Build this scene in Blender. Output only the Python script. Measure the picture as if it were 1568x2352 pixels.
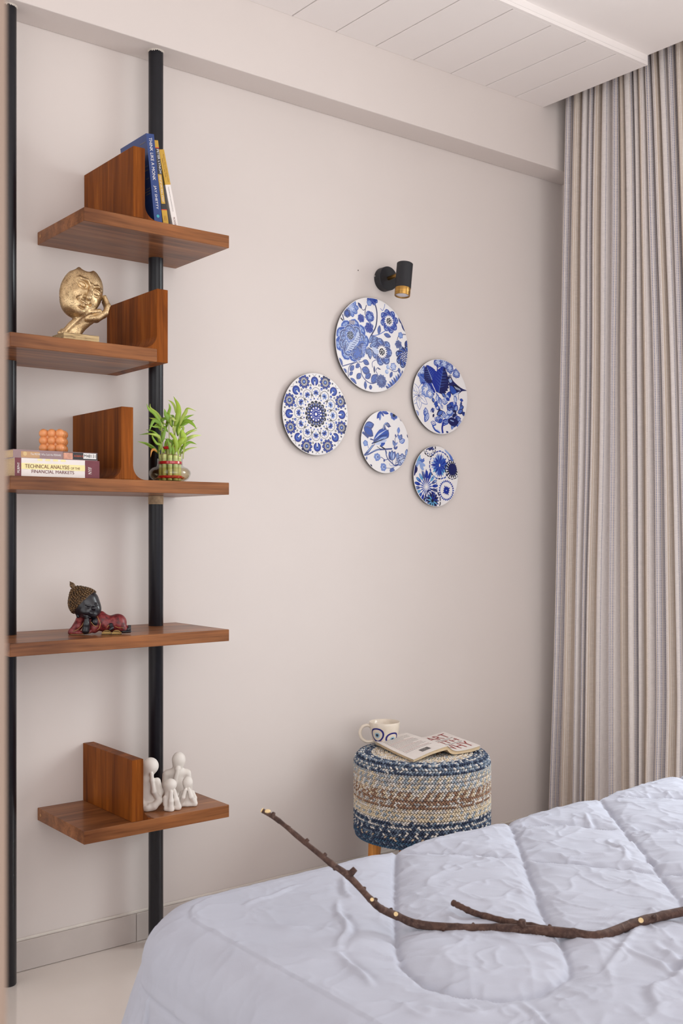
import bpy, bmesh, math, random
import numpy as np
from math import sin, cos, pi, radians, atan2, sqrt
from mathutils import Vector, Matrix, Euler
from mathutils.geometry import tessellate_polygon

for _o in list(bpy.data.objects):
    bpy.data.objects.remove(_o)
scene = bpy.context.scene
COL = scene.collection
random.seed(7)
RNG = np.random.RandomState(11)

# ------------------------------------------------------------------ camera
TH = radians(38.17)                       # heading turned right from the wall's normal
CAM_POS = (0.0, -2.857, 1.2)
cam_data = bpy.data.cameras.new('camera')
cam = bpy.data.objects.new('camera', cam_data)
COL.objects.link(cam)
cam.location = CAM_POS
cam.rotation_euler = (radians(90), 0, -TH)
cam_data.sensor_fit = 'VERTICAL'
cam_data.sensor_height = 36.0
cam_data.sensor_width = 24.0
cam_data.lens = 2473.0 / 2352.0 * 36.0
cam_data.shift_y = 45.0 / 2352.0
cam_data.clip_start = 0.02
cam_data.dof.use_dof = True
cam_data.dof.focus_distance = 3.1
cam_data.dof.aperture_fstop = 11.0
scene.camera = cam

# ------------------------------------------------------------------ world, daylight, exposure
world = bpy.data.worlds.new('world')
scene.world = world
world.use_nodes = True
_bg = world.node_tree.nodes['Background']
_bg.inputs[0].default_value = (1.0, 0.985, 0.975, 1)
_bg.inputs[1].default_value = 1.42

def area_light(name, loc, rot, sx, sy, power, color):
    d = bpy.data.lights.new(name, 'AREA')
    d.shape = 'RECTANGLE'
    d.size, d.size_y = sx, sy
    d.energy = power
    d.color = color
    o = bpy.data.objects.new(name, d)
    o.location = loc
    o.rotation_euler = rot
    COL.objects.link(o)
    return o

# open sky seen by the balcony window of the right-hand wall (beyond the frame's right edge), shining in and down
area_light('window_daylight', (4.15, -1.52, 2.25), (0, radians(54), 0), 2.2, 1.9, 150.0, (0.93, 0.96, 1.0))
# added fill light far behind the camera, brightening back wall, curtain and bed
area_light('rear_fill', (0.6, -4.9, 1.55), (radians(90), 0, 0), 3.6, 2.4, 30.0, (1.0, 0.975, 0.955))

scene.view_settings.view_transform = 'Standard'
scene.view_settings.look = 'None'
scene.view_settings.gamma = 1.0
scene.view_settings.use_curve_mapping = False
scene.view_settings.exposure = 0.05

# ------------------------------------------------------------------ helpers
def lin(r, g, b):
    f = lambda c: (c / 255 / 12.92) if c / 255 <= 0.04045 else ((c / 255 + 0.055) / 1.055) ** 2.4
    return (f(r), f(g), f(b), 1.0)

class NT:
    """small node-graph helper"""
    def __init__(self, name):
        self.m = bpy.data.materials.new(name)
        self.m.use_nodes = True
        self.t = self.m.node_tree
        self.b = self.t.nodes['Principled BSDF']
    def n(self, kind, **kw):
        nd = self.t.nodes.new(kind)
        for k, v in kw.items():
            if k.startswith('i_'):
                nd.inputs[k[2:].replace('_', ' ')].default_value = v
            else:
                setattr(nd, k, v)
        return nd
    def l(self, a, b):
        self.t.links.new(a, b)
    def coord(self, scale=(1, 1, 1), kind='Object', rot=(0, 0, 0)):
        tc = self.n('ShaderNodeTexCoord')
        mp = self.n('ShaderNodeMapping')
        mp.inputs['Scale'].default_value = scale
        mp.inputs['Rotation'].default_value = rot
        self.l(tc.outputs[kind], mp.inputs['Vector'])
        return mp.outputs['Vector']
    def noise(self, vec, scale, detail=3, rough=0.55, dist=0.0):
        nd = self.n('ShaderNodeTexNoise')
        nd.inputs['Scale'].default_value = scale
        nd.inputs['Detail'].default_value = detail
        nd.inputs['Roughness'].default_value = rough
        nd.inputs['Distortion'].default_value = dist
        if vec is not None:
            self.l(vec, nd.inputs['Vector'])
        return nd.outputs['Fac']
    def ramp(self, fac, stops, interp='LINEAR'):
        nd = self.n('ShaderNodeValToRGB')
        nd.color_ramp.interpolation = interp
        el = nd.color_ramp.elements
        while len(el) > 1:
            el.remove(el[-1])
        el[0].position, el[0].color = stops[0]
        for p, c in stops[1:]:
            e = el.new(p)
            e.color = c
        self.l(fac, nd.inputs[0])
        return nd.outputs[0]
    def mix(self, fac, a, b, mode='MIX'):
        nd = self.n('ShaderNodeMix')
        nd.data_type = 'RGBA'
        nd.blend_type = mode
        for s, v in ((nd.inputs[0], fac), (nd.inputs[6], a), (nd.inputs[7], b)):
            if hasattr(v, 'is_linked'):
                self.l(v, s)
            else:
                s.default_value = v
        return nd.outputs[2]
    def bump(self, h, strength, dist=0.001):
        nd = self.n('ShaderNodeBump')
        nd.inputs['Strength'].default_value = strength
        nd.inputs['Distance'].default_value = dist
        self.l(h, nd.inputs['Height'])
        self.l(nd.outputs[0], self.b.inputs['Normal'])
    def set(self, color=None, rough=None, metal=None, spec=None, coat=None, coatr=None, sss=None):
        b = self.b
        for key, v in (('Base Color', color), ('Roughness', rough), ('Metallic', metal), ('Specular IOR Level', spec),
                       ('Coat Weight', coat), ('Coat Roughness', coatr), ('Subsurface Weight', sss)):
            if v is None:
                continue
            if hasattr(v, 'is_linked'):
                self.l(v, b.inputs[key])
            else:
                b.inputs[key].default_value = v
        return self.m

def mat_plain(name, rgb, rough=0.5, metal=0.0, var=0.06, scale=30.0, bump=0.0, bscale=300.0, spec=0.5, coat=0.0):
    k = NT(name)
    v = k.coord()
    c = lin(*rgb)
    d = tuple(x * (1 - var) for x in c[:3]) + (1,)
    e = tuple(min(1, x * (1 + var)) for x in c[:3]) + (1,)
    col = k.ramp(k.noise(v, scale), [(0.3, d), (0.7, e)])
    if bump:
        k.bump(k.noise(v, bscale, 2), bump, 0.001)
    return k.set(color=col, rough=rough, metal=metal, spec=spec, coat=coat)

def mat_wood(name, axis, stops, gloss=0.25, spec=0.2):
    k = NT(name)
    sc = [15.0, 15.0, 15.0]
    sc[axis] = 1.0
    sf = [210.0, 210.0, 210.0]
    sf[axis] = 5.0
    sb = [3.4, 3.4, 3.4]
    sb[axis] = 0.6
    a = k.noise(k.coord(sc), 1.0, 5, 0.62, 1.6)
    f = k.noise(k.coord(sf), 1.0, 3, 0.6, 0.2)
    bnd = k.noise(k.coord(sb), 3.6, 2, 0.5, 0.6)
    c1 = k.ramp(a, [(p, lin(*c)) for p, c in stops])
    c2 = k.ramp(bnd, [(0.32, (0.62, 0.56, 0.50, 1)), (0.45, (0.95, 0.94, 0.92, 1)), (0.62, (1.06, 1.04, 1.0, 1)), (0.70, (1.35, 1.32, 1.25, 1))])
    c3 = k.ramp(f, [(0.30, (0.70, 0.64, 0.58, 1)), (0.50, (1, 1, 1, 1)), (0.75, (1.08, 1.06, 1.04, 1))])
    c = k.mix(1.0, c1, c2, 'MULTIPLY')
    c = k.mix(1.0, c, c3, 'MULTIPLY')
    k.bump(f, 0.10, 0.0005)
    return k.set(color=c, rough=0.5, spec=spec, coat=gloss, coatr=0.16)
EDGE_TONES = [(0.26, (84, 48, 24)), (0.38, (117, 70, 37)), (0.48, (134, 83, 46)), (0.58, (144, 91, 52)), (0.66, (160, 105, 62)), (0.76, (122, 74, 40))]
DEEP_TONES = [(0.26, (76, 37, 9)), (0.38, (110, 57, 15)), (0.48, (130, 69, 19)), (0.58, (138, 75, 22)), (0.66, (156, 90, 32)), (0.76, (116, 61, 16))]

def mat_attr(name, rough=0.5, metal=0.0, attr='Col', bump=0.0, bscale=400.0, coat=0.0, spec=0.5, sheen=0.0):
    k = NT(name)
    at = k.n('ShaderNodeAttribute', attribute_name=attr)
    v = k.coord()
    sh = k.ramp(k.noise(v, 120.0), [(0.3, (0.94, 0.94, 0.94, 1)), (0.7, (1.03, 1.03, 1.03, 1))])
    c = k.mix(1.0, at.outputs['Color'], sh, 'MULTIPLY')
    if bump:
        k.bump(k.noise(v, bscale, 2), bump, 0.001)
    return k.set(color=c, rough=rough, metal=metal, coat=coat, spec=spec)

def make_mesh(name, verts, faces, mat=None, smooth=False, cols=None):
    me = bpy.data.meshes.new(name)
    if isinstance(verts, np.ndarray):
        verts = verts.reshape(-1, 3).tolist()
    if isinstance(faces, np.ndarray):
        faces = faces.tolist()
    me.from_pydata(verts, [], faces)
    if mat:
        me.materials.append(mat)
    if smooth:
        me.polygons.foreach_set('use_smooth', [True] * len(me.polygons))
    if cols is not None:
        ca = me.color_attributes.new('Col', 'FLOAT_COLOR', 'POINT')
        arr = np.ones((len(verts), 4), dtype=np.float32)
        arr[:, :cols.shape[1]] = cols
        ca.data.foreach_set('color', arr.ravel())
    me.update()
    return me

def link(name, me, parent=None, loc=(0, 0, 0)):
    o = bpy.data.objects.new(name, me)
    COL.objects.link(o)
    o.location = loc
    if parent is not None:
        o.parent = parent
    return o

def tag(o, label=None, cat=None, group=None, kind=None):
    if label: o['label'] = label
    if cat: o['category'] = cat
    if group: o['group'] = group
    if kind: o['kind'] = kind
    return o

def thing(name, label, cat, loc=(0, 0, 0), rot=(0, 0, 0), group=None):
    o = bpy.data.objects.new(name, None)
    o.empty_display_size = 0.02
    COL.objects.link(o)
    o.location = loc
    o.rotation_euler = rot
    return tag(o, label, cat, group)

class MB:
    """collects shapes; build() makes ONE mesh object"""
    def __init__(self):
        self.v, self.f = [], []
    def add(self, v, f):
        n = len(self.v)
        self.v += [tuple(p) for p in v]
        self.f += [tuple(i + n for i in q) for q in f]
        return self
    def box(self, x0, x1, y0, y1, z0, z1):
        v = [(x, y, z) for z in (z0, z1) for y in (y0, y1) for x in (x0, x1)]
        return self.add(v, [(0, 2, 3, 1), (4, 5, 7, 6), (0, 1, 5, 4), (2, 6, 7, 3), (0, 4, 6, 2), (1, 3, 7, 5)])
    def prism(self, poly, y0, y1, axis='y'):
        """poly in (a,b); extruded along an axis"""
        n = len(poly)
        if axis == 'y':
            v = [(a, y0, b) for a, b in poly] + [(a, y1, b) for a, b in poly]
        elif axis == 'z':
            v = [(a, b, y0) for a, b in poly] + [(a, b, y1) for a, b in poly]
        else:
            v = [(y0, a, b) for a, b in poly] + [(y1, a, b) for a, b in poly]
        f = [tuple(range(n)), tuple(range(2 * n - 1, n - 1, -1))]
        f += [(i, i + n, (i + 1) % n + n, (i + 1) % n) for i in range(n)]
        return self.add(v, f)
    def lathe(self, prof, seg=32, c=(0, 0, 0), close=False):
        n = len(prof)
        v = [(c[0] + r * cos(2 * pi * k / seg), c[1] + r * sin(2 * pi * k / seg), c[2] + z) for r, z in prof for k in range(seg)]
        f = []
        for i in range(n - 1 + (1 if close else 0)):
            j = (i + 1) % n
            for k in range(seg):
                k2 = (k + 1) % seg
                f.append((i * seg + k, i * seg + k2, j * seg + k2, j * seg + k))
        if not close:
            if prof[0][0] > 1e-6: f.append(tuple(range(seg - 1, -1, -1)))
            if prof[-1][0] > 1e-6: f.append(tuple((n - 1) * seg + k for k in range(seg)))
        return self.add(v, f)
    def tube(self, pts, rad, seg=10, cap=True):
        pts = [Vector(p) for p in pts]
        n = len(pts)
        if not hasattr(rad, '__len__'):
            rad = [rad] * n
        up = Vector((0.13, 0.21, 1)).normalized()
        v, f = [], []
        prev = None
        for i, p in enumerate(pts):
            t = (pts[min(i + 1, n - 1)] - pts[max(i - 1, 0)]).normalized()
            if prev is None:
                a = t.cross(up)
                if a.length < 1e-3: a = t.cross(Vector((1, 0, 0)))
            else:
                a = prev - t * prev.dot(t)
            a.normalize()
            prev = a
            b = t.cross(a)
            for k in range(seg):
                an = 2 * pi * k / seg
                v.append(p + (a * cos(an) + b * sin(an)) * rad[i])
        for i in range(n - 1):
            for k in range(seg):
                k2 = (k + 1) % seg
                f.append((i * seg + k, i * seg + k2, (i + 1) * seg + k2, (i + 1) * seg + k))
        if cap:
            f.append(tuple(range(seg - 1, -1, -1)))
            f.append(tuple((n - 1) * seg + k for k in range(seg)))
        return self.add(v, f)
    def sphere(self, c, r, seg=16, rings=10, sc=(1, 1, 1)):
        v = [(c[0], c[1], c[2] - r * sc[2])]
        for i in range(1, rings):
            th = pi * i / rings
            for k in range(seg):
                v.append((c[0] + r * sc[0] * sin(th) * cos(2 * pi * k / seg), c[1] + r * sc[1] * sin(th) * sin(2 * pi * k / seg), c[2] - r * sc[2] * cos(th)))
        v.append((c[0], c[1], c[2] + r * sc[2]))
        f = []
        for k in range(seg):
            f.append((0, 1 + (k + 1) % seg, 1 + k))
        for i in range(rings - 2):
            for k in range(seg):
                a = 1 + i * seg
                f.append((a + k, a + (k + 1) % seg, a + seg + (k + 1) % seg, a + seg + k))
        a = 1 + (rings - 2) * seg
        for k in range(seg):
            f.append((a + k, a + (k + 1) % seg, len(v) - 1))
        return self.add(v, f)
    def shift(self, d):
        self.v = [(p[0] + d[0], p[1] + d[1], p[2] + d[2]) for p in self.v]
        return self
    def mesh(self, name, mat, smooth=False, bevel=0.0, seg=2, autosmooth=None):
        bm = bmesh.new()
        vs = [bm.verts.new(p) for p in self.v]
        for q in self.f:
            try:
                bm.faces.new([vs[i] for i in q])
            except ValueError:
                pass
        bmesh.ops.recalc_face_normals(bm, faces=bm.faces)
        if bevel:
            ed = [e for e in bm.edges if len(e.link_faces) == 2 and e.calc_face_angle(0) > 0.5]
            bmesh.ops.bevel(bm, geom=ed, offset=bevel, segments=seg, profile=0.5, affect='EDGES')
        me = bpy.data.meshes.new(name)
        bm.to_mesh(me)
        if autosmooth is not None:
            for p in me.polygons: p.use_smooth = True
            for e in bm.edges:
                pass
        bm.free()
        me.materials.append(mat)
        if smooth:
            me.polygons.foreach_set('use_smooth', [True] * len(me.polygons))
        if autosmooth is not None:
            sharp_edges(me, autosmooth)
        return me
    def build(self, name, mat, parent=None, loc=(0, 0, 0), **kw):
        return link(name, self.mesh(name, mat, **kw), parent, loc)

def sharp_edges(me, ang):
    bm = bmesh.new()
    bm.from_mesh(me)
    for f in bm.faces: f.smooth = True
    for e in bm.edges:
        if len(e.link_faces) == 2 and e.calc_face_angle(0) > ang:
            e.smooth = False
    bm.to_mesh(me)
    bm.free()

def struct(o):
    o['kind'] = 'structure'
    return o

_text_cache = {}
def text_geo(s, res=3):
    """built-in font outline as 2-D triangles, left-bottom at 0, width w, height h"""
    if s in _text_cache:
        return _text_cache[s]
    cu = bpy.data.curves.new('lettering', 'FONT')
    cu.body = s
    cu.resolution_u = res
    ob = bpy.data.objects.new('lettering', cu)
    COL.objects.link(ob)
    dg = bpy.context.evaluated_depsgraph_get()
    me = ob.evaluated_get(dg).to_mesh()
    v = np.array([p.co[:2] for p in me.vertices], dtype=float)
    f = [tuple(p.vertices) for p in me.polygons]
    ob.evaluated_get(dg).to_mesh_clear()
    bpy.data.objects.remove(ob)
    bpy.data.curves.remove(cu)
    v -= v.min(0)
    _text_cache[s] = (v, f, v[:, 0].max(), v[:, 1].max())
    return _text_cache[s]

def lettering(s, origin, xd, yd, w, h, mat, parent, name='lettering', fn=None):
    """text filling a w x h box from origin along unit vectors xd, yd; fn bends the points"""
    v, f, W, H = text_geo(s)
    xd, yd, o = Vector(xd), Vector(yd), Vector(origin)
    pts = []
    for a, b in v:
        if fn:
            pts.append(fn(a / W * w, b / H * h))
        else:
            pts.append(o + xd * (a / W * w) + yd * (b / H * h))
    return link(name, make_mesh(name, [tuple(p) for p in pts], f, mat), parent)

def smooth_poly(pts, n=8):
    """Catmull-Rom through points"""
    P = [np.array(p, float) for p in pts]
    P = [2 * P[0] - P[1]] + P + [2 * P[-1] - P[-2]]
    out = []
    for i in range(1, len(P) - 2):
        for k in range(n):
            t = k / n
            a, b, c, d = P[i - 1:i + 3]
            out.append(0.5 * ((2 * b) + (c - a) * t + (2 * a - 5 * b + 4 * c - d) * t * t + (3 * b - a - 3 * c + d) * t ** 3))
    out.append(P[-2])
    return out

# value noise on arrays
def vnoise(x, y, seed=0):
    r = np.random.RandomState(seed).rand(256, 256)
    xi, yi = np.floor(x).astype(int), np.floor(y).astype(int)
    fx, fy = x - xi, y - yi
    fx, fy = fx * fx * fx * (fx * (fx * 6 - 15) + 10), fy * fy * fy * (fy * (fy * 6 - 15) + 10)
    g = lambda i, j: r[i % 256, j % 256]
    return (g(xi, yi) * (1 - fx) + g(xi + 1, yi) * fx) * (1 - fy) + (g(xi, yi + 1) * (1 - fx) + g(xi + 1, yi + 1) * fx) * fy

def fbm(x, y, oct=3, seed=0):
    s, a, t = 0, 1.0, 0
    for o in range(oct):
        s = s + a * vnoise(x * 2 ** o + 17.3 * o, y * 2 ** o + 9.1 * o, seed + o)
        t += a
        a *= 0.5
    return s / t

# ---- signed-distance sculpting (surface nets) for the figurines
def smin(a, b, k):
    h = np.maximum(k - np.abs(a - b), 0) / k
    return np.minimum(a, b) - h * h * k * 0.25
def smax(a, b, k):
    return -smin(-a, -b, k)
def ell(P, c, r):
    q = [(P[i] - c[i]) for i in range(3)]
    k0 = np.sqrt(sum((q[i] / r[i]) ** 2 for i in range(3))) + 1e-9
    k1 = np.sqrt(sum((q[i] / r[i] ** 2) ** 2 for i in range(3))) + 1e-9
    return k0 * (k0 - 1) / k1
def cap(P, a, b, ra, rb=None):
    rb = ra if rb is None else rb
    ba = [b[i] - a[i] for i in range(3)]
    L = sum(x * x for x in ba) + 1e-12
    t = np.clip(sum((P[i] - a[i]) * ba[i] for i in range(3)) / L, 0, 1)
    d = np.sqrt(sum((P[i] - a[i] - ba[i] * t) ** 2 for i in range(3)))
    return d - (ra + (rb - ra) * t)
def chain(P, pts, rads, k):
    d = None
    for i in range(len(pts) - 1):
        e = cap(P, pts[i], pts[i + 1], rads[i], rads[i + 1])
        d = e if d is None else smin(d, e, k)
    return d

def surface_net(fn, lo, hi, n):
    lo, hi = np.array(lo, float), np.array(hi, float)
    st = (hi - lo).max() / n
    dims = np.ceil((hi - lo) / st).astype(int) + 1
    ax = [lo[i] + st * np.arange(dims[i]) for i in range(3)]
    P = np.meshgrid(*ax, indexing='ij')
    P = [p.astype(np.float32) for p in P]
    v = fn(P)
    ins = v < 0
    nx, ny, nz = dims
    cs = np.zeros((nx - 1, ny - 1, nz - 1), np.int8)
    offs = [(i, j, k) for i in (0, 1) for j in (0, 1) for k in (0, 1)]
    for i, j, k in offs:
        cs += ins[i:nx - 1 + i, j:ny - 1 + j, k:nz - 1 + k]
    act = np.argwhere((cs > 0) & (cs < 8))
    idx = -np.ones(cs.shape, np.int64)
    idx[tuple(act.T)] = np.arange(len(act))
    acc = np.zeros((len(act), 3))
    cnt = np.zeros(len(act))
    for a in offs:
        for d in range(3):
            if a[d]: continue
            b = list(a); b[d] = 1
            va = v[act[:, 0] + a[0], act[:, 1] + a[1], act[:, 2] + a[2]]
            vb = v[act[:, 0] + b[0], act[:, 1] + b[1], act[:, 2] + b[2]]
            m = (va < 0) != (vb < 0)
            t = np.where(m, va / np.where(m, va - vb, 1), 0)
            for e in range(3):
                acc[:, e] += np.where(m, a[e] + (t if e == d else 0), 0)
            cnt += m
    verts = lo + st * (act + acc / cnt[:, None])
    faces = []
    for d in range(3):
        o1, o2 = [(1, 2), (2, 0), (0, 1)][d]
        sl0 = [slice(None)] * 3; sl1 = [slice(None)] * 3
        sl0[d] = slice(0, dims[d] - 1); sl1[d] = slice(1, dims[d])
        m = ins[tuple(sl0)] != ins[tuple(sl1)]
        e = np.argwhere(m)
        e = e[(e[:, o1] > 0) & (e[:, o2] > 0) & (e[:, o1] < dims[o1] - 1) & (e[:, o2] < dims[o2] - 1)]
        def cell(da, db):
            q = e.copy(); q[:, o1] += da; q[:, o2] += db
            return idx[tuple(q.T)]
        quad = np.stack([cell(-1, -1), cell(0, -1), cell(0, 0), cell(-1, 0)], 1)
        flip = ~ins[tuple(e.T)]
        quad[flip] = quad[flip][:, ::-1]
        faces.append(quad)
    return verts, np.concatenate(faces)

def sculpt(name, fn, lo, hi, n, mat, parent, scale=1.0, off=(0, 0, 0)):
    v, f = surface_net(fn, lo, hi, n)
    v = v * scale + np.array(off)
    return link(name, make_mesh(name, v, f, mat, smooth=True), parent)

# ------------------------------------------------------------------ materials
WALL = mat_plain('wall_paint', (221, 212, 208), rough=0.62, var=0.012, scale=3.0, bump=0.02, bscale=90.0, spec=0.3)
CEIL = mat_plain('ceiling_paint', (244, 238, 236), rough=0.65, var=0.01, scale=3.0, spec=0.3)
JAMB = mat_plain('jamb_laminate', (144, 124, 111), rough=0.55, var=0.02, scale=6.0)
TILE_BASE = mat_plain('skirting_tile', (200, 190, 185), rough=0.25, var=0.03, scale=12.0)
GROUT = mat_plain('white_grout', (222, 214, 206), rough=0.8, var=0.04)
BLACK = mat_plain('black_powder_coat', (22, 22, 29), rough=0.30, var=0.1, scale=60.0, spec=0.35)
RAWPOLE = mat_plain('scraped_pole', (168, 142, 112), rough=0.7, var=0.35, scale=45.0)
CHIP = mat_plain('chipped_plaster', (208, 199, 190), rough=0.85, var=0.08, scale=90.0)
WOODX = mat_wood('teak_grain_along', 0, EDGE_TONES, 0.35)
WOODZ = mat_wood('teak_grain_upright', 2, DEEP_TONES, 0.04, 0.1)
PAPER = mat_plain('page_paper', (205, 182, 148), rough=0.85, var=0.08, scale=300.0)
WHITEP = mat_plain('white_print', (235, 232, 230), rough=0.6, var=0.02)

def floor_mat():
    k = NT('floor_tile_gloss')
    v = k.coord()
    c = k.ramp(k.noise(v, 2.0, 5), [(0.3, lin(214, 203, 195)), (0.7, lin(222, 212, 205))])
    return k.set(color=c, rough=0.16, spec=0.5, coat=1.0, coatr=0.03)
FLOOR = floor_mat()

# ================================================================== THE ROOM
floor = struct(MB().box(-1.6, 3.56, -5.0, 0.10, -0.10, 0.0).build('floor', FLOOR))
wall_back = struct(MB().box(-1.6, 3.56, 0.0, 0.12, 0.0, 3.05).build('wall_back', WALL))

XR = 3.372
wr = MB()
wr.box(XR, 3.56, -0.85, 0.0, 0.0, 3.05)
wr.box(XR, 3.56, -5.0, -2.20, 0.0, 3.05)
wr.box(XR, 3.56, -2.20, -0.85, 2.46, 3.05)
wr.box(XR, 3.56, -2.20, -0.85, 0.0, 0.10)
wall_right = struct(wr.build('wall_right', WALL))

# balcony window: frame, mullion and panes stand behind the daylight's plane
ALU = mat_plain('window_frame_paint', (225, 225, 222), rough=0.4, var=0.02)
win = struct(bpy.data.objects.new('window_1', None))
COL.objects.link(win)
win.location = (3.54, -1.525, 0.10)
for nm, y0, y1, z0, z1 in (('window_frame', -0.675, -0.625, 0, 2.36), ('window_frame', 0.625, 0.675, 0, 2.36),
                           ('window_frame', -0.625, 0.625, 2.31, 2.36), ('window_frame', -0.625, 0.625, 0, 0.05), ('mullion', -0.025, 0.025, 0.05, 2.31)):
    MB().box(-0.018, 0.018, y0, y1, z0, z1).build(nm, ALU, win, bevel=0.003)
gk = NT('window_glass')
_tr = gk.n('ShaderNodeBsdfTransparent')
gk.l(gk.ramp(gk.noise(gk.coord(), 1.0), [(0, (0.96, 0.98, 0.97, 1)), (1, (0.98, 0.99, 0.98, 1))]), _tr.inputs['Color'])
_gl = gk.n('ShaderNodeBsdfGlossy')
_gl.inputs['Roughness'].default_value = 0.02
_mx = gk.n('ShaderNodeMixShader')
_mx.inputs[0].default_value = 0.05
gk.l(_tr.outputs[0], _mx.inputs[1]); gk.l(_gl.outputs[0], _mx.inputs[2])
gk.l(_mx.outputs[0], gk.t.nodes['Material Output'].inputs['Surface'])
GLASSW = gk.m
for y0, y1 in ((-0.625, -0.025), (0.025, 0.625)):
    MB().box(-0.003, 0.003, y0, y1, 0.05, 2.31).build('pane', GLASSW, win)

# ceiling: main slab, curtain pocket, lowered strip of grooved panels
PX = 3.131
ck = MB()
ck.box(-1.6, PX, -5.0, -0.5855, 2.846, 3.05)
ck.box(-1.6, PX, -0.5855, 0.0, 2.824, 3.05)
ck.box(PX, 3.56, -5.0, 0.0, 2.99, 3.05)
ceiling = struct(ck.build('ceiling', CEIL))
grooves = [0.746, 0.919, 1.0925, 1.266, 1.44, 1.613, 1.7865, 1.96, 2.133, 2.3004, 2.469, 2.6449, 2.8185, 2.975, 3.131]
for i in range(len(grooves) - 1):
    g = 0.0022
    a = grooves[i] + g
    b = grooves[i + 1] - (g if i < len(grooves) - 2 else 0)
    MB().box(a, b, -0.572, -0.1135, 2.812, 2.8235).build('ceiling_panel', CEIL, ceiling, bevel=0.0012, seg=1)
MB().box(grooves[0], PX, -0.5855, -0.5721, 2.812, 2.8235).build('edge_lip', CEIL, ceiling)

beam = struct(MB().box(-1.6, XR, -0.1135, 0.0, 2.592, 2.988).build('trim_1', WALL, bevel=0.003))

# skirting of tiles with a painted ledge above
bb = struct(MB().box(-1.6, XR, -0.006, 0.0, 0.0, 0.080).build('baseboard_back', GROUT))
xs = [-1.6, -0.925, -0.325, 0.275, 0.875, 1.475, 2.075, 2.675, 3.275, XR]
for a, b in zip(xs[:-1], xs[1:]):
    MB().box(a + 0.001, b - 0.001, -0.011, -0.004, 0.001, 0.0815).build('skirting_tile', TILE_BASE, bb, bevel=0.0008, seg=1)
MB().box(-1.6, XR, -0.006, 0.0, 0.0815, 0.0895).build('paint_ledge', GROUT, bb, bevel=0.002, seg=2)

# door jamb right beside the camera, at the left border of the picture
jamb = struct(MB().box(-0.35, 0.1683, -2.42, -2.30, 0.0, 2.846).build('trim_2', JAMB, bevel=0.004))

# ================================================================== SHELVING
SH_D = 0.300      # board depth
def pole(name, label, x, y, seg_extra):
    r = 0.0213
    t = thing(name, label, 'pole', (x, y, 0))
    MB().lathe([(r - 0.002, 0), (r, 0.003), (r, 2.5925)], 40).build('pole_tube', BLACK, t, autosmooth=0.7)
    # ragged plaster collar where the pole meets the beam
    prof = []
    seg = 56
    v, f = [], []
    for k in range(seg):
        a = 2 * pi * k / seg
        j = 0.0012 * random.random()
        drop = 0.002 + 0.0045 * random.random() ** 2
        for rr, z in ((r + 0.0024 + j, 2.5918), (r + 0.0012 + j, 2.5918 - drop * 0.5), (r + 0.0003, 2.5918 - drop)):
            v.append((rr * cos(a), rr * sin(a), z))
    for k in range(seg):
        k2 = (k + 1) % seg
        for q in range(2):
            f.append((k * 3 + q, k2 * 3 + q, k2 * 3 + q + 1, k * 3 + q + 1))
    link('plaster_collar', make_mesh('plaster_collar', v, f, CHIP), t)
    for z0, z1 in seg_extra:
        MB().lathe([(r + 0.0002, z0), (r + 0.0005, z0 + 0.001), (r + 0.0005, z1)], 40).build('scraped_band', RAWPOLE, t, autosmooth=0.7)
    return t
pole('shelf_pole', 'round black metal pole rising behind the shelves to the beam, beside the plant', 1.507, -0.0690, [(1.279, 1.3025)])
pole('shelf_pole', 'round black metal pole at the left border of the photo, carrying the long shelves', 1.0690, -0.0690, [])

def cove(x, z, r, side, mat, t, cut=0.0):
    """concave fillet between board top (z) and upright face (x); side +1 to the right"""
    pts = [(x, z)]
    n = 12
    for i in range(n + 1):
        a = -pi / 2 - (pi / 2) * i / n if side > 0 else -pi / 2 + (pi / 2) * i / n
        cxp = x + side * r
        pts.append((cxp + r * cos(a), z + r + r * sin(a)))
    MB().prism(pts, -SH_D + 0.0005, -0.001).shift((-t.location.x, -t.location.y, -t.location.z)).build('cove_fillet', mat, t)

def shelf(label, x0, x1, ztop, th, upright=None, coves=(), plugs=(), mitre=False):
    t = thing('wooden_shelf', label, 'shelf', ((x0 + x1) / 2, -SH_D / 2, ztop - th), group=None)
    L = t.location
    d = (-L.x, -L.y, -L.z)
    MB().box(x0, x1, -SH_D, 0.0, ztop - th, ztop).shift(d).build('board', WOODX, t, bevel=0.0015)
    if upright:
        a, b, zt = upright
        MB().box(a, b, -SH_D, 0.0, ztop + 0.0002 if not mitre else ztop - th, zt).shift(d).build('upright_panel', WOODZ, t, bevel=0.0013)
    for x, side, r in coves:
        cove(x, ztop, r, side, WOODZ, t)
    for x, y, z in plugs:
        m = MB()
        m.tube([(x, y, z), (x - 0.0006, y, z)], 0.0045, 14)
        m.shift(d).build('dowel_plug', mat_plain('dowel', (178, 128, 78), 0.5), t)
    return t
S1 = shelf('short teak shelf at the top with an upright panel and three leaning books', 1.178, 1.6115, 2.0265, 0.035, (1.3160, 1.3505, 2.2125), [(1.3505, 1, 0.036)], [(1.178, -0.02, 2.012)])
S2 = shelf('L-shaped teak shelf carrying the golden face sculpture', 0.985, 1.3858, 1.6865, 0.035, (1.3859, 1.4185, 1.8475), [(1.3858, -1, 0.040)], mitre=True)
S3 = shelf('long teak shelf with an upright panel between the stacked books and the plant', 0.985, 1.6115, 1.3365, 0.0335, (1.2815, 1.3160, 1.5260), [(1.3160, 1, 0.036), (1.2815, -1, 0.036)])
S4 = shelf('long plain teak shelf under the reclining monk figurine', 0.985, 1.6115, 0.9270, 0.0325)
S5 = shelf('short lowest teak shelf with an upright panel beside the white figurines', 1.178, 1.6115, 0.4375, 0.0345, (1.3125, 1.3455, 0.6000), [(1.3455, 1, 0.033)], [(1.178, -0.022, 0.421)])

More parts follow.
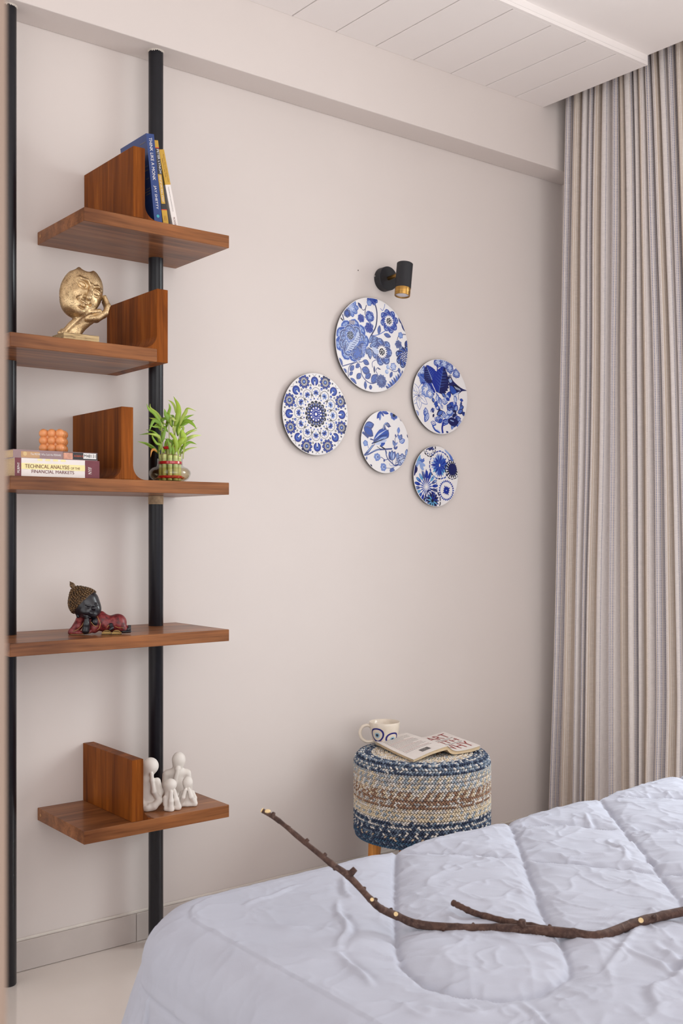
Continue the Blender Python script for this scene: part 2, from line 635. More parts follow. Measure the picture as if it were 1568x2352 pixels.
# ================================================================== CURTAIN
def curtain():
    k = NT('striped_linen')
    uv = k.n('ShaderNodeUVMap')
    sep = k.n('ShaderNodeSeparateXYZ')
    k.l(uv.outputs[0], sep.inputs[0])
    def math_(op, a, b=None):
        nd = k.n('ShaderNodeMath', operation=op)
        for i, x in enumerate((a, b)):
            if x is None: continue
            if hasattr(x, 'is_linked'): k.l(x, nd.inputs[i])
            else: nd.inputs[i].default_value = x
        return nd.outputs[0]
    fr = math_('FRACT', math_('DIVIDE', sep.outputs[0], 0.235))
    lt, be, wh, nv, br = lin(222, 214, 211), lin(206, 191, 178), lin(234, 228, 224), lin(98, 104, 140), lin(182, 160, 146)
    solid = k.ramp(fr, [(0.0, lt), (0.115, wh), (0.122, lt), (0.375, wh), (0.382, lt), (0.52, wh), (0.528, be), (0.565, wh), (0.572, be), (0.60, wh), (0.607, be), (0.628, wh), (0.635, be), (0.70, wh), (0.707, be), (0.735, wh), (0.742, be), (0.80, wh), (0.808, lt)], 'CONSTANT')
    dark = k.ramp(fr, [(0.0, lt), (0.128, br), (0.136, lt), (0.150, nv), (0.161, lt), (0.172, br), (0.179, lt), (0.192, nv), (0.203, lt), (0.216, nv), (0.227, lt), (0.240, br), (0.247, lt), (0.262, nv), (0.273, lt), (0.286, nv), (0.297, lt),
                       (0.310, br), (0.317, lt), (0.332, nv), (0.343, lt), (0.355, br), (0.362, lt), (0.507, br), (0.514, lt), (0.815, br), (0.822, lt), (0.93, nv), (0.940, lt)], 'CONSTANT')
    line = k.ramp(fr, [(0.0, (0, 0, 0, 1)), (0.128, (1, 1, 1, 1)), (0.362, (0, 0, 0, 1)), (0.507, (1, 1, 1, 1)), (0.514, (0, 0, 0, 1)), (0.815, (1, 1, 1, 1)), (0.822, (0, 0, 0, 1)), (0.93, (1, 1, 1, 1)), (0.940, (0, 0, 0, 1))], 'CONSTANT')
    dots = math_('GREATER_THAN', math_('FRACT', math_('MULTIPLY', sep.outputs[1], 165.0)), 0.30)
    c = k.mix(math_('MULTIPLY', dots, line), solid, dark)
    # slubs of the weave
    sl = k.noise(k.coord((900, 40, 1), 'UV'), 1.0, 2)
    sl2 = k.noise(k.coord((30, 700, 1), 'UV'), 1.0, 2)
    c = k.mix(1.0, c, k.ramp(sl, [(0.3, (0.90, 0.90, 0.90, 1)), (0.7, (1.06, 1.06, 1.06, 1))]), 'MULTIPLY')
    c = k.mix(1.0, c, k.ramp(sl2, [(0.3, (0.90, 0.90, 0.90, 1)), (0.7, (1.06, 1.06, 1.06, 1))]), 'MULTIPLY')
    k.bump(sl2, 0.2, 0.0005)
    m = k.set(color=c, rough=0.9, spec=0.1)
    nu, nv_ = 1150, 44
    LEN = 2.05
    u = np.linspace(0, LEN, nu)
    du = u[1] - u[0]
    ph = 2 * pi * (u / 0.085 + 0.55 * vnoise(u * 5.0, u * 0, 3) + 0.25 * vnoise(u * 13.0, u * 0 + 4, 5)) + 0.8
    amp = 1.60 + 0.50 * (vnoise(u * 8.5, u * 0 + 2.5, 9) - 0.5) * 2
    amp2 = 1.50 + 0.65 * (vnoise(u * 6.5, u * 0 + 7.5, 12) - 0.5) * 2
    V, UV = [], []
    for j in range(nv_):
        t = j / (nv_ - 1)                  # 0 bottom, 1 top
        z = 0.015 + t * (2.96 - 0.015)
        w = min(1.0, max(0.0, (1 - t) * 1.25)) 
        a = amp * (1 - w) + amp2 * w
        th = a * np.sin(ph + 0.5 * w * (vnoise(u * 4.0, u * 0 + 1.5, 21) - 0.5) * 2) + 0.25 * np.sin(ph * 2 + 1.0 + 2 * t)
        y = -np.cumsum(np.cos(th)) * du
        x = np.cumsum(np.sin(th)) * du
        x = x - np.linspace(0, x[-1], nu)
        x = x - x.mean()
        y = y * (0.80 / -y[-1])
        y0 = -0.155 + 0.095 * (1 - t) ** 1.2
        sh = 0.012 * (vnoise(u * 3.0 + 3, u * 0 + z * 1.2, 31) - 0.5)
        lean = np.exp(-np.abs(y) / 0.16)
        yy = y + (-0.155) + (y0 + 0.155) * (0.25 + 0.75 * lean) + sh
        xx = 3.232 + x * 1.0
        V.append(np.stack([xx, yy, np.full(nu, z)], 1))
        UV.append(np.stack([u, np.full(nu, z)], 1))
    V = np.concatenate(V)
    UV = np.concatenate(UV)
    i, j = np.meshgrid(np.arange(nu - 1), np.arange(nv_ - 1))
    a = (j * nu + i).ravel()
    F = np.stack([a, a + 1, a + nu + 1, a + nu], 1)
    me = make_mesh('curtain', V, F, m, smooth=True)
    ul = me.uv_layers.new(name='UVMap')
    li = np.zeros(len(me.loops), np.int32)
    me.loops.foreach_get('vertex_index', li)
    ul.data.foreach_set('uv', UV[li].ravel().astype(np.float32))
    o = link('curtain', me)
    sm = o.modifiers.new('thickness', 'SOLIDIFY')
    sm.thickness = 0.0012
    return tag(o, 'floor-length linen curtain with beige bands and navy dotted stripes', 'curtain')
curtain()

# ================================================================== QUILT ON THE BED
def quilt():
    X0, Y1 = 0.950, -1.150          # edges of the flat top: foot end (left) and far side
    X1, Y0 = 3.05, -3.05
    R, CR = 0.075, 0.10             # edge roll radius, corner radius
    st = 0.0034
    p = np.arange(X0 - 0.58, 2.80, st)
    q = np.arange(-2.25, Y1 + 0.58, st)
    Pm, Qm = np.meshgrid(p, q)
    # signed distance to the rounded rectangle
    ax, ay = X0 + CR, Y1 - CR
    ex = np.maximum(ax - Pm, 0)
    ey = np.maximum(Qm - ay, 0)
    dl = np.sqrt(ex ** 2 + ey ** 2) + 1e-12
    sd = dl - CR
    nxn, nyn = -ex / dl, ey / dl
    out = sd > 0
    s = np.maximum(sd, 0)
    # ---- relief of the quilting, laid out on the flat cloth
    seams = [
        [(1.60, -1.02), (1.517, -1.116), (1.354, -1.30), (1.237, -1.435), (1.156, -1.532), (1.113, -1.598), (1.094, -1.663), (1.104, -1.713), (1.128, -1.753), (1.164, -1.779), (1.218, -1.791), (1.271, -1.783), (1.315, -1.757), (1.40, -1.662), (1.435, -1.607), (1.54, -1.488), (1.663, -1.348), (1.795, -1.20), (1.86, -1.12), (1.95, -1.0)],
        [(2.28, -1.02), (2.178, -1.137), (2.005, -1.337), (1.919, -1.446), (1.822, -1.561), (1.694, -1.704), (1.55, -1.87), (1.50, -1.98), (1.55, -2.07), (1.66, -2.09), (1.76, -2.03), (2.0, -1.75), (2.25, -1.46), (2.52, -1.14), (2.62, -1.02)],
        [(1.501, -1.135), (1.559, -1.208), (1.616, -1.275), (1.662, -1.338), (1.734, -1.435), (1.817, -1.557), (1.90, -1.66), (2.0, -1.78)],
        [(1.838, -1.147), (1.93, -1.234), (2.003, -1.335), (2.115, -1.43), (2.25, -1.60)],
        [(2.19, -1.129), (2.294, -1.22), (2.40, -1.34), (2.5, -1.46)],
    ]
    D = np.full(Pm.shape, 9.0)
    for sm in seams:
        pts = smooth_poly(sm, 6)
        for a, b in zip(pts[:-1], pts[1:]):
            i0, i1 = np.searchsorted(p, [min(a[0], b[0]) - 0.12, max(a[0], b[0]) + 0.12])
            j0, j1 = np.searchsorted(q, [min(a[1], b[1]) - 0.12, max(a[1], b[1]) + 0.12])
            if i1 <= i0 or j1 <= j0: continue
            px, py = Pm[j0:j1, i0:i1], Qm[j0:j1, i0:i1]
            bx, by = b[0] - a[0], b[1] - a[1]
            t = np.clip(((px - a[0]) * bx + (py - a[1]) * by) / (bx * bx + by * by + 1e-12), 0, 1)
            d = np.hypot(px - a[0] - bx * t, py - a[1] - by * t)
            D[j0:j1, i0:i1] = np.minimum(D[j0:j1, i0:i1], d)
    # border seams hanging on the foot side and round the corner
    wob = 0.012 * np.sin(Qm * 7.0) + 0.01 * (vnoise(Qm * 6, Pm * 0, 5) - 0.5)
    edge_d = np.abs(sd - 0.150 - wob)
    border = np.where((Qm < Y1 - 0.02), edge_d, 9.0)
    cd = np.abs((Pm - (X0 - 0.03)) + (Qm - Y1) * 1.0 - 0.0 + 0.02 * np.sin(s * 14))
    border = np.minimum(border, np.where((sd > 0.06) & (Qm > Y1 - 0.12) & (Pm < X0), cd * 0.7, 9.0))
    puff = np.minimum(D / 0.080, 1.0)
    h = 0.0140 * (1 - (1 - puff) ** 2.4) - 0.0040 * np.exp(-(D / 0.005) ** 2)
    h = h - 0.0060 * np.exp(-(border / 0.005) ** 2) + 0.003 * np.exp(-(border / 0.02) ** 2)
    # creases: warped ridged noise running along the cloth, finer close to the seams
    wx = Pm + 0.05 * (fbm(Pm * 5, Qm * 5, 2, 40) - 0.5)
    wy = Qm + 0.05 * (fbm(Pm * 5 + 9, Qm * 5, 2, 44) - 0.5)
    ang = radians(-38)
    ra, rb = wx * cos(ang) + wy * sin(ang), -wx * sin(ang) + wy * cos(ang)
    rid = 1 - np.abs(2 * fbm(ra * 6.5, rb * 24, 2, 50) - 1)
    rid2 = 1 - np.abs(2 * fbm(rb * 5.0 + 3, ra * 15, 2, 60) - 1)
    rid3 = 1 - np.abs(2 * fbm(wx * 9.0 + 3, wy * 11.0, 2, 66) - 1)
    near = np.exp(-(D / 0.06) ** 2)
    # the border left of the stitched field lies smoother
    calm = 0.45 + 0.55 / (1 + np.exp(-((Pm - 1.30) - 0.85 * (Qm + 1.36)) / 0.05))
    calm = np.where(Qm < -1.78, np.maximum(calm, 0.85), calm)
    h = h + calm * (0.0030 * (rid ** 4 - 0.3) * (0.6 + 1.3 * near) + 0.0018 * (rid2 ** 7) + 0.0026 * rid3 ** 9)
    h = h + 0.0016 * (fbm(ra * 20, rb * 75, 2, 70) - 0.5) * (0.7 + 1.2 * near)
    h = h + 0.007 * (fbm(Pm * 3, Qm * 3, 2, 80) - 0.5)
    # long crossing wrinkles as in the photo's foreground
    for (x0, y0, x1, y1, am, w) in ((1.20, -1.30, 1.06, -1.50, 0.0042, 0.0055), (1.06, -1.50, 1.02, -1.64, 0.0042, 0.005), (1.06, -1.50, 1.17, -1.62, 0.0035, 0.005), (1.22, -1.33, 1.30, -1.20, 0.003, 0.006),
                                    (1.16, -1.80, 1.08, -1.94, 0.004, 0.0055), (1.30, -1.83, 1.64, -1.71, 0.004, 0.007), (1.38, -1.92, 1.64, -1.83, 0.005, 0.008), (1.50, -1.78, 1.36, -2.04, 0.005, 0.008),
                                    (1.44, -1.72, 1.40, -1.97, 0.004, 0.007), (1.91, -1.37, 1.82, -1.49, 0.004, 0.005), (2.03, -1.21, 1.94, -1.29, 0.004, 0.005), (1.05, -1.24, 1.22, -1.20, 0.003, 0.006),
                                    (1.02, -1.30, 1.10, -1.44, 0.003, 0.006), (1.00, -1.70, 1.09, -1.80, 0.003, 0.006), (1.25, -1.95, 1.45, -1.88, 0.004, 0.008), (1.60, -1.80, 1.72, -1.95, 0.005, 0.009)):
        bx, by = x1 - x0, y1 - y0
        t = ((Pm - x0) * bx + (Qm - y0) * by) / (bx * bx + by * by)
        tc = np.clip(t, 0, 1)
        Ls = np.hypot(bx, by)
        off = ((Pm - x0) * -by + (Qm - y0) * bx) / Ls + 0.035 * Ls / 0.2 * (vnoise(t * 3.0 + x0 * 31, t * 0 + y0 * 17, 91) - 0.5)
        env = np.where((t > 0) & (t < 1), np.sin(pi * tc) ** 0.7, 0.0)
        h = h + 1.4 * env * (am * np.exp(-(off / w) ** 2) - 0.45 * am * np.exp(-((off - 2.2 * w) / (1.3 * w)) ** 2))
    # puckers drawn in by the stitching, and a fine net of creases
    net = 1 - np.abs(2 * fbm(ra * 11.0, rb * 30.0, 2, 150) - 1)
    net2 = 1 - np.abs(2 * fbm(wx * 16.0 + 5, wy * 13.0, 2, 160) - 1)
    msk = fbm(Pm * 4.0, Qm * 4.0, 2, 170)
    h = h + calm * (0.0030 * net ** 9 * np.clip(msk * 3 - 1.0, 0, 1) + 0.0028 * net2 ** 14)
    h = h + 0.0032 * (fbm(wx * 55, wy * 22, 1, 180) - 0.5) * np.exp(-(D / 0.030) ** 2)
    h = h * np.where(out, np.exp(-s / 0.5) * 0.8, 1.0)
    # hanging folds of the overhang
    run = np.where(ex > 0, Qm + ey * 0.6, Pm)
    h = h + np.clip((s - 0.06) / 0.25, 0, 1) * (0.022 * (vnoise(run * 8.0 + 2.0 * s, s * 2.0, 201) - 0.5) + 0.007 * (vnoise(run * 26.0 - 6.0 * s, s * 3.0, 203) - 0.5))
    # ---- wrap over the mattress
    arc = R * pi / 2
    phi = 0.20 + 0.10 * np.sin(Qm * 9 + 1.0) * np.clip((s - 0.1) / 0.3, 0, 1) + 0.06 * np.sin(Pm * 11 + Qm * 13)
    phi = phi + np.where((ex > 0.02) & (ey > 0.02), 0.10, 0.0)
    in_arc = s < arc
    an = np.where(in_arc, s / R, pi / 2)
    offo = np.where(in_arc, R * np.sin(an), R + (s - arc) * np.sin(phi))
    drop = np.where(in_arc, R * (1 - np.cos(an)), R + (s - arc) * np.cos(phi))
    basex = np.where(out, Pm - nxn * sd, Pm)
    basey = np.where(out, Qm - nyn * sd, Qm)
    ztop = 0.516 + 0.016 * np.clip((Pm - 1.8) / 0.7, 0, 1)
    # outward normal of the rolled surface carries the relief
    no, nz = np.where(out, np.sin(an), 0), np.where(out, np.cos(an), 1)
    X = basex + nxn * (offo + h * no) * out
    Y = basey + nyn * (offo + h * no) * out
    Z = ztop - drop + h * nz
    Z = np.maximum(Z, 0.004)
    ny_, nx_ = Pm.shape
    V = np.stack([X, Y, Z], -1).reshape(-1, 3)
    i, j = np.meshgrid(np.arange(nx_ - 1), np.arange(ny_ - 1))
    a = (j * nx_ + i).ravel()
    F = np.stack([a, a + 1, a + nx_ + 1, a + nx_], 1)
    # drop cloth lying flat beyond the floor line
    keep = (s.reshape(-1)[a] < 0.565)
    F = F[keep]
    k = NT('grey_cotton')
    v = k.coord()
    c = k.ramp(k.noise(v, 6.0), [(0.3, lin(178, 181, 194)), (0.7, lin(184, 187, 200))])
    wv = k.noise(k.coord((260, 900, 900), rot=(0, 0, 0.7)), 1.0, 2)
    nr = k.noise(k.coord((14, 60, 30), rot=(0, 0, 0.65)), 1.0, 5, 0.6, 1.2)
    mx = k.n('ShaderNodeMath', operation='MULTIPLY_ADD')
    k.l(nr, mx.inputs[0]); mx.inputs[1].default_value = 1.2; k.l(wv, mx.inputs[2])
    k.bump(mx.outputs[0], 0.30, 0.0010)
    m = k.set(color=c, rough=0.85, spec=0.15)
    used = np.unique(F)
    remap = -np.ones(len(V), np.int64)
    remap[used] = np.arange(len(used))
    o = link('quilt', make_mesh('quilt', V[used], remap[F], m, smooth=True))
    tag(o, 'pale grey quilted comforter with diamond stitching spread over the bed', 'quilt')
    return o
QUILT = quilt()

# ================================================================== POUF
def pouf():
    cx, cy = 2.332, -0.307
    t = thing('braided_pouf', 'round pouf stool of braided blue, brown and cream cord on wooden legs', 'stool', (cx, cy, 0))
    core = mat_plain('pouf_core', (92, 92, 104), rough=0.9, var=0.1)
    MB().lathe([(0.19, 0.232), (0.2105, 0.245), (0.2125, 0.26), (0.2125, 0.472), (0.207, 0.486), (0.19, 0.4925), (0.001, 0.4925)], 72).build('cushion_core', core, t, autosmooth=0.8)
    cord = mat_attr('cotton_cord', rough=0.9, bump=0.25, bscale=900.0, spec=0.15)
    # template lobe
    tv, tf = [], []
    seg, rg = 7, 5
    m = MB().sphere((0, 0, 0), 1.0, seg, rg)
    tv = np.array(m.v)
    tf = m.f
    nav, sla, blu, tea = lin(66, 76, 98)[:3], lin(114, 128, 146)[:3], lin(160, 170, 180)[:3], lin(66, 92, 118)[:3]
    wht, cre, gry, brn, tan = lin(222, 216, 210)[:3], lin(218, 202, 176)[:3], lin(178, 174, 172)[:3], lin(150, 118, 98)[:3], lin(196, 176, 156)[:3]
    RIM = [nav, sla, nav, blu, sla, wht]
    L1 = [gry, blu, gry, cre, blu, wht]
    L2 = [gry, wht, tan, blu, wht, cre]
    B1 = [brn, wht, tan, brn, gry, cre]
    B2 = [brn, tan, brn, wht, brn, gry]
    C1 = [cre, wht, gry, cre, tan, wht]
    C2 = [cre, cre, wht, cre, blu, cre]
    N1 = [nav, wht, sla, gry, nav, wht]
    N2 = [nav, nav, wht, sla, nav, sla]
    N3 = [nav, tea, nav, sla, nav, tan]
    T1 = [tea, nav, tea, nav, tea, sla]
    side = [RIM, L1, L1, L2, L2, B1, B1, B2, B2, C1, C2, C2, N1, N1, N2, N2, N3, T1, T1]
    rows = []
    n = len(side)
    z1, z0 = 0.4725, 0.2445
    for i, pal in enumerate(side):
        z = z1 - (z1 - z0) * i / (n - 1)
        r = 0.2150 - (0.004 if i == n - 1 else 0) - (0.0015 if i == 0 else 0)
        rows.append((r, z, 0.0 if i else 0.35, pal))
    top = [RIM, RIM, N2, L2, C1, C1, C2, L2, C1, L1, B1, C1, B2, C1]
    rows.append((0.2085, 0.4845, 0.9, RIM))
    for j, pal in enumerate(top):
        r = 0.1985 - 0.0142 * j
        if r > 0.008:
            rows.append((r, 0.4925, pi / 2, pal))
    pitch = (z1 - z0) / (n - 1)
    for ri, (r, z, tilt, pal) in enumerate(rows):
        cnt = max(8, int(2 * pi * r / 0.0098))
        V, Cc, F = [], [], []
        nb = 0
        for half in (0, 1):
            for k in range(cnt):
                a = 2 * pi * (k + 0.5 * half) / cnt + ri * 0.6
                er, et = np.array([cos(a), sin(a), 0]), np.array([-sin(a), cos(a), 0])
                nrm = er * cos(tilt) + np.array([0, 0, 1]) * sin(tilt)
                bb_ = -er * sin(tilt) + np.array([0, 0, 1]) * cos(tilt)
                sg = 1 if half else -1
                la = et * cos(0.62) + bb_ * sin(0.62) * sg
                lb = -et * sin(0.62) * sg + bb_ * cos(0.62)
                c0 = er * r + np.array([0, 0, z]) + bb_ * (sg * pitch * 0.215)
                jit = 1 + 0.12 * (random.random() - 0.5)
                pts = c0 + tv[:, 0:1] * la * 0.0062 * jit + tv[:, 1:2] * nrm * 0.0046 + tv[:, 2:3] * lb * 0.0031
                V.append(pts)
                col = np.array(pal[(k * 2 + half * 3 + ri) % 6 if random.random() < 0.72 else random.randrange(6)]) * (0.88 + 0.24 * random.random())
                Cc.append(np.tile(col, (len(tv), 1)))
                F += [tuple(i + nb for i in q) for q in tf]
                nb += len(tv)
        o = link('braided_cord', make_mesh('braided_cord', np.concatenate(V), F, cord, smooth=True, cols=np.concatenate(Cc)), t)
    # four turned legs
    leg_wood = mat_wood('leg_wood', 2, [(0.3, (168, 104, 44)), (0.5, (196, 130, 62)), (0.7, (208, 146, 78))], 0.2)
    rt, fw = np.array([cos(TH), -sin(TH)]), np.array([sin(TH), cos(TH)])
    for a, b in ((-0.150, -0.045), (0.045, -0.150), (0.150, 0.045), (-0.045, 0.150)):
        d = rt * a + fw * b
        e = d * 1.12
        pts = [(e[0], e[1], 0.0), (e[0] * .995, e[1] * .995, 0.004), (d[0], d[1], 0.24)]
        MB().tube(pts, [0.0125, 0.0135, 0.0215], 20).build('leg', leg_wood, t, autosmooth=0.8)
pouf()

# ================================================================== MUG
PZ = 0.4985
def mug():
    # front of the local frame (-y) faces the room
    cx, cy = 2.300, -0.160
    ph = atan2(cx, 2.857 + cy)
    t = thing('mug', 'cream ceramic cup painted with blue eyes, standing on the pouf', 'mug', (cx, cy, PZ), (0, 0, -ph))
    cer = mat_plain('cream_glaze', (226, 214, 198), rough=0.25, var=0.03, scale=40.0, coat=0.3)
    prof = [(0.026, 0.0), (0.031, 0.001), (0.036, 0.008), (0.0415, 0.022), (0.0455, 0.04), (0.0485, 0.058), (0.0512, 0.0755), (0.0503, 0.0770), (0.0490, 0.0765), (0.0462, 0.058), (0.0430, 0.04), (0.0385, 0.022), (0.033, 0.010), (0.02, 0.005), (0.0005, 0.0045)]
    MB().lathe(prof, 64).build('cup_bowl', cer, t, smooth=True)
    rz = lambda z: float(np.interp(z, [p[1] for p in prof[:7]], [p[0] for p in prof[:7]]))
    hp = smooth_poly([(-0.046, 0.0, 0.062), (-0.058, 0, 0.0665), (-0.073, 0, 0.062), (-0.082, 0, 0.045), (-0.078, 0, 0.026), (-0.064, 0, 0.014), (-0.050, 0, 0.012), (-0.036, 0, 0.014)], 6)
    h = MB().tube(hp, [0.0052] * len(hp), 12)
    c, s_ = cos(radians(12)), sin(radians(12))
    h.v = [(x * c - y * s_, x * s_ + y * c, z) for x, y, z in h.v]
    h.build('handle', cer, t, smooth=True)
    cob = mat_plain('cobalt_paint', (32, 30, 116), rough=0.3, var=0.1, scale=80)
    sky = mat_plain('sky_blue_paint', (150, 184, 204), rough=0.3, var=0.05, scale=80)
    ink = mat_plain('dark_blue_paint', (34, 46, 72), rough=0.3, var=0.05, scale=80)
    def ring(a0, z0, r0, r1, off, mat, name, parent, squash=1.0):
        nr, ns = 5, 40
        v, f = [], []
        for i in range(nr + 1):
            rr = r0 + (r1 - r0) * i / nr
            for k in range(ns):
                g = 2 * pi * k / ns
                wob = 1 + 0.05 * sin(2 * g + 1) + 0.03 * sin(3 * g)
                sx, sz = rr * wob * cos(g) * squash, rr * wob * sin(g)
                z = min(max(z0 + sz, 0.002), 0.074)
                R_ = rz(z) + off
                a = a0 + sx / rz(z0)
                v.append((R_ * sin(a), -R_ * cos(a), z))
        for i in range(nr):
            for k in range(ns):
                k2 = (k + 1) % ns
                f.append((i * ns + k, i * ns + k2, (i + 1) * ns + k2, (i + 1) * ns + k))
        if r0 == 0: pass
        return link(name, make_mesh(name, v, f, mat, smooth=True), parent)
    for a0, z0, R0 in ((radians(-33), 0.0395, 0.0245), (radians(36), 0.026, 0.0235)):
        e = ring(a0, z0, R0 - 0.0055, R0, 0.0003, cob, 'painted_eye', t, 0.98)
        ring(a0 + 0.02, z0 - 0.001, 0.0, 0.0088, 0.0003, sky, 'iris', e)
        ring(a0 + 0.02, z0 - 0.001, 0.0, 0.0046, 0.00055, ink, 'pupil', e)
mug()

# ================================================================== OPEN BOOK ON THE POUF
def open_book():
    B, A = np.array([2.194, -0.420]), np.array([2.2555, -0.169])
    Cc, Dd = np.array([2.338, -0.419]), np.array([2.384, -0.178])
    Ff, Ee = np.array([2.478, -0.424]), np.array([2.520, -0.208])
    ctr = (2.355, -0.300, PZ)
    t = thing('open_paperback', 'paperback lying open face down on the pouf, red lettering on its cover', 'book', ctr)
    def plan(u, v):
        if u < 0:
            return (B + (A - B) * v) * (-u) + (Cc + (Dd - Cc) * v) * (1 + u)
        return (Ff + (Ee - Ff) * v) * u + (Cc + (Dd - Cc) * v) * (1 - u)
    def ztop(u, v):
        w = 1 - abs(u)
        if u < 0:
            z = 0.0085 + 0.024 * w ** 1.15 + 0.004 * sin(pi * w)
            z += 0.010 * v ** 2 * (1 - w) ** 1.0 * 0.9
        else:
            z = 0.0130 + 0.012 * (1 - w) ** 2.0 * (0.35 + 0.65 * v) + 0.0195 * np.exp(-((1 - w) / 0.13) ** 1.4) - 0.003 * sin(pi * w)
        return z
    def S(u, v, off=0.0):
        p = plan(u, v)
        return (p[0] - ctr[0], p[1] - ctr[1], ztop(u, v) + off)
    nu, nv = 48, 12
    us = np.linspace(-1, 1, nu + 1)
    def sheet(name, o_top, o_bot, mat, shrink=0.0, bottom=None):
        v, f = [], []
        for side in (0, 1):
            for j in range(nv + 1):
                for u in us:
                    vv = shrink + (1 - 2 * shrink) * j / nv
                    uu = u * (1 - shrink)
                    x, y, z = S(uu, vv)
                    if side == 0:
                        z += o_top
                    else:
                        z = bottom(uu, z) if bottom else z + o_bot
                    v.append((x, y, z))
        n1 = nu + 1
        N = n1 * (nv + 1)
        for j in range(nv):
            for i in range(nu):
                a = j * n1 + i
                f.append((a, a + 1, a + n1 + 1, a + n1))
                f.append((N + a, N + a + n1, N + a + n1 + 1, N + a + 1))
        for j in range(nv):
            for i in (0, nu):
                a, b = j * n1 + i, (j + 1) * n1 + i
                f.append((a, b, N + b, N + a))
        for i in range(nu):
            for j in (0, nv):
                a, b = j * n1 + i, j * n1 + i + 1
                f.append((a, b, N + b, N + a))
        m = MB()
        m.v, m.f = v, f
        return m.build(name, mat, t, autosmooth=0.6)
    cov = mat_plain('book_cover_card', (226, 219, 214), rough=0.45, var=0.03, scale=25, coat=0.15)
    def bot(u, z):
        w = 1 - abs(u)
        th = 0.0085 + 0.003 * (u > 0) + 0.004 * w
        g = 0.0 if w < 0.72 else 0.016 * ((w - 0.72) / 0.28) ** 2
        return max(0.0006 + g * 0.9, z - th)
    sheet('cover', 0.0004, -0.0006, cov)
    k = NT('page_edges')
    vv = k.coord((40, 40, 1400))
    PG = k.set(color=k.ramp(k.noise(vv, 1.0, 2), [(0.3, lin(190, 164, 128)), (0.7, lin(222, 200, 168))]), rough=0.9)
    sheet('page_block', -0.0007, 0, PG, shrink=0.012, bottom=bot)
    red = mat_plain('red_ink', (150, 58, 56), rough=0.5, var=0.05)
    grey = mat_plain('grey_ink', (120, 112, 112), rough=0.6, var=0.05)
    dark = mat_plain('black_ink', (52, 48, 52), rough=0.6, var=0.05)
    def put(s, u0, u1, v0, v1, mat):
        # letters run away from the spine, tops towards the back (v)
        lettering(s, (0, 0, 0), (1, 0, 0), (0, 1, 0), 1, 1, mat, t, fn=lambda a, b: S(u0 + (u1 - u0) * a, v0 + (v1 - v0) * b, 0.0009))
    put('START', 0.07, 0.92, 0.70, 0.93, red)
    put('WITH', 0.12, 0.90, 0.45, 0.60, red)
    put('WHY', 0.14, 0.95, 0.10, 0.36, red)
    def dashes(u0, u1, v0, v1, mat):
        # a printed line too small to read: a row of tiny strokes
        m = MB()
        x = u0
        while x < u1:
            w = min(random.uniform(0.018, 0.06), u1 - x + 0.01)
            m.add([S(x, v0, 0.0009), S(x + w, v0, 0.0009), S(x + w, v1, 0.0009), S(x, v1, 0.0009)], [(0, 1, 2, 3)])
            x += w + 0.010
        m.build('printed_line', mat, t)
    dashes(0.24, 0.9, 0.640, 0.655, grey)
    dashes(0.24, 0.9, 0.390, 0.405, grey)
    # back cover: heading, paragraphs, barcode
    put('START WITH WHY', -0.92, -0.52, 0.925, 0.96, red)
    for i in range(15):
        v1 = 0.885 - i * 0.043
        dashes(-0.90, -0.14 - 0.05 * random.random() - (0.25 if i in (3, 8, 12) else 0), v1 - 0.008, v1, red if i in (4, 9, 13) else grey)
    bars = MB()
    x = 0.0
    while x < 0.26:
        w = random.choice((0.003, 0.005, 0.008))
        u0 = -0.62 + x
        bars.add([S(u0, 0.10, 0.001), S(u0 + w, 0.10, 0.001), S(u0 + w, 0.205, 0.001), S(u0, 0.205, 0.001)], [(0, 1, 2, 3)])
        x += w + random.choice((0.003, 0.005))
    bars.build('barcode', dark, t)
open_book()

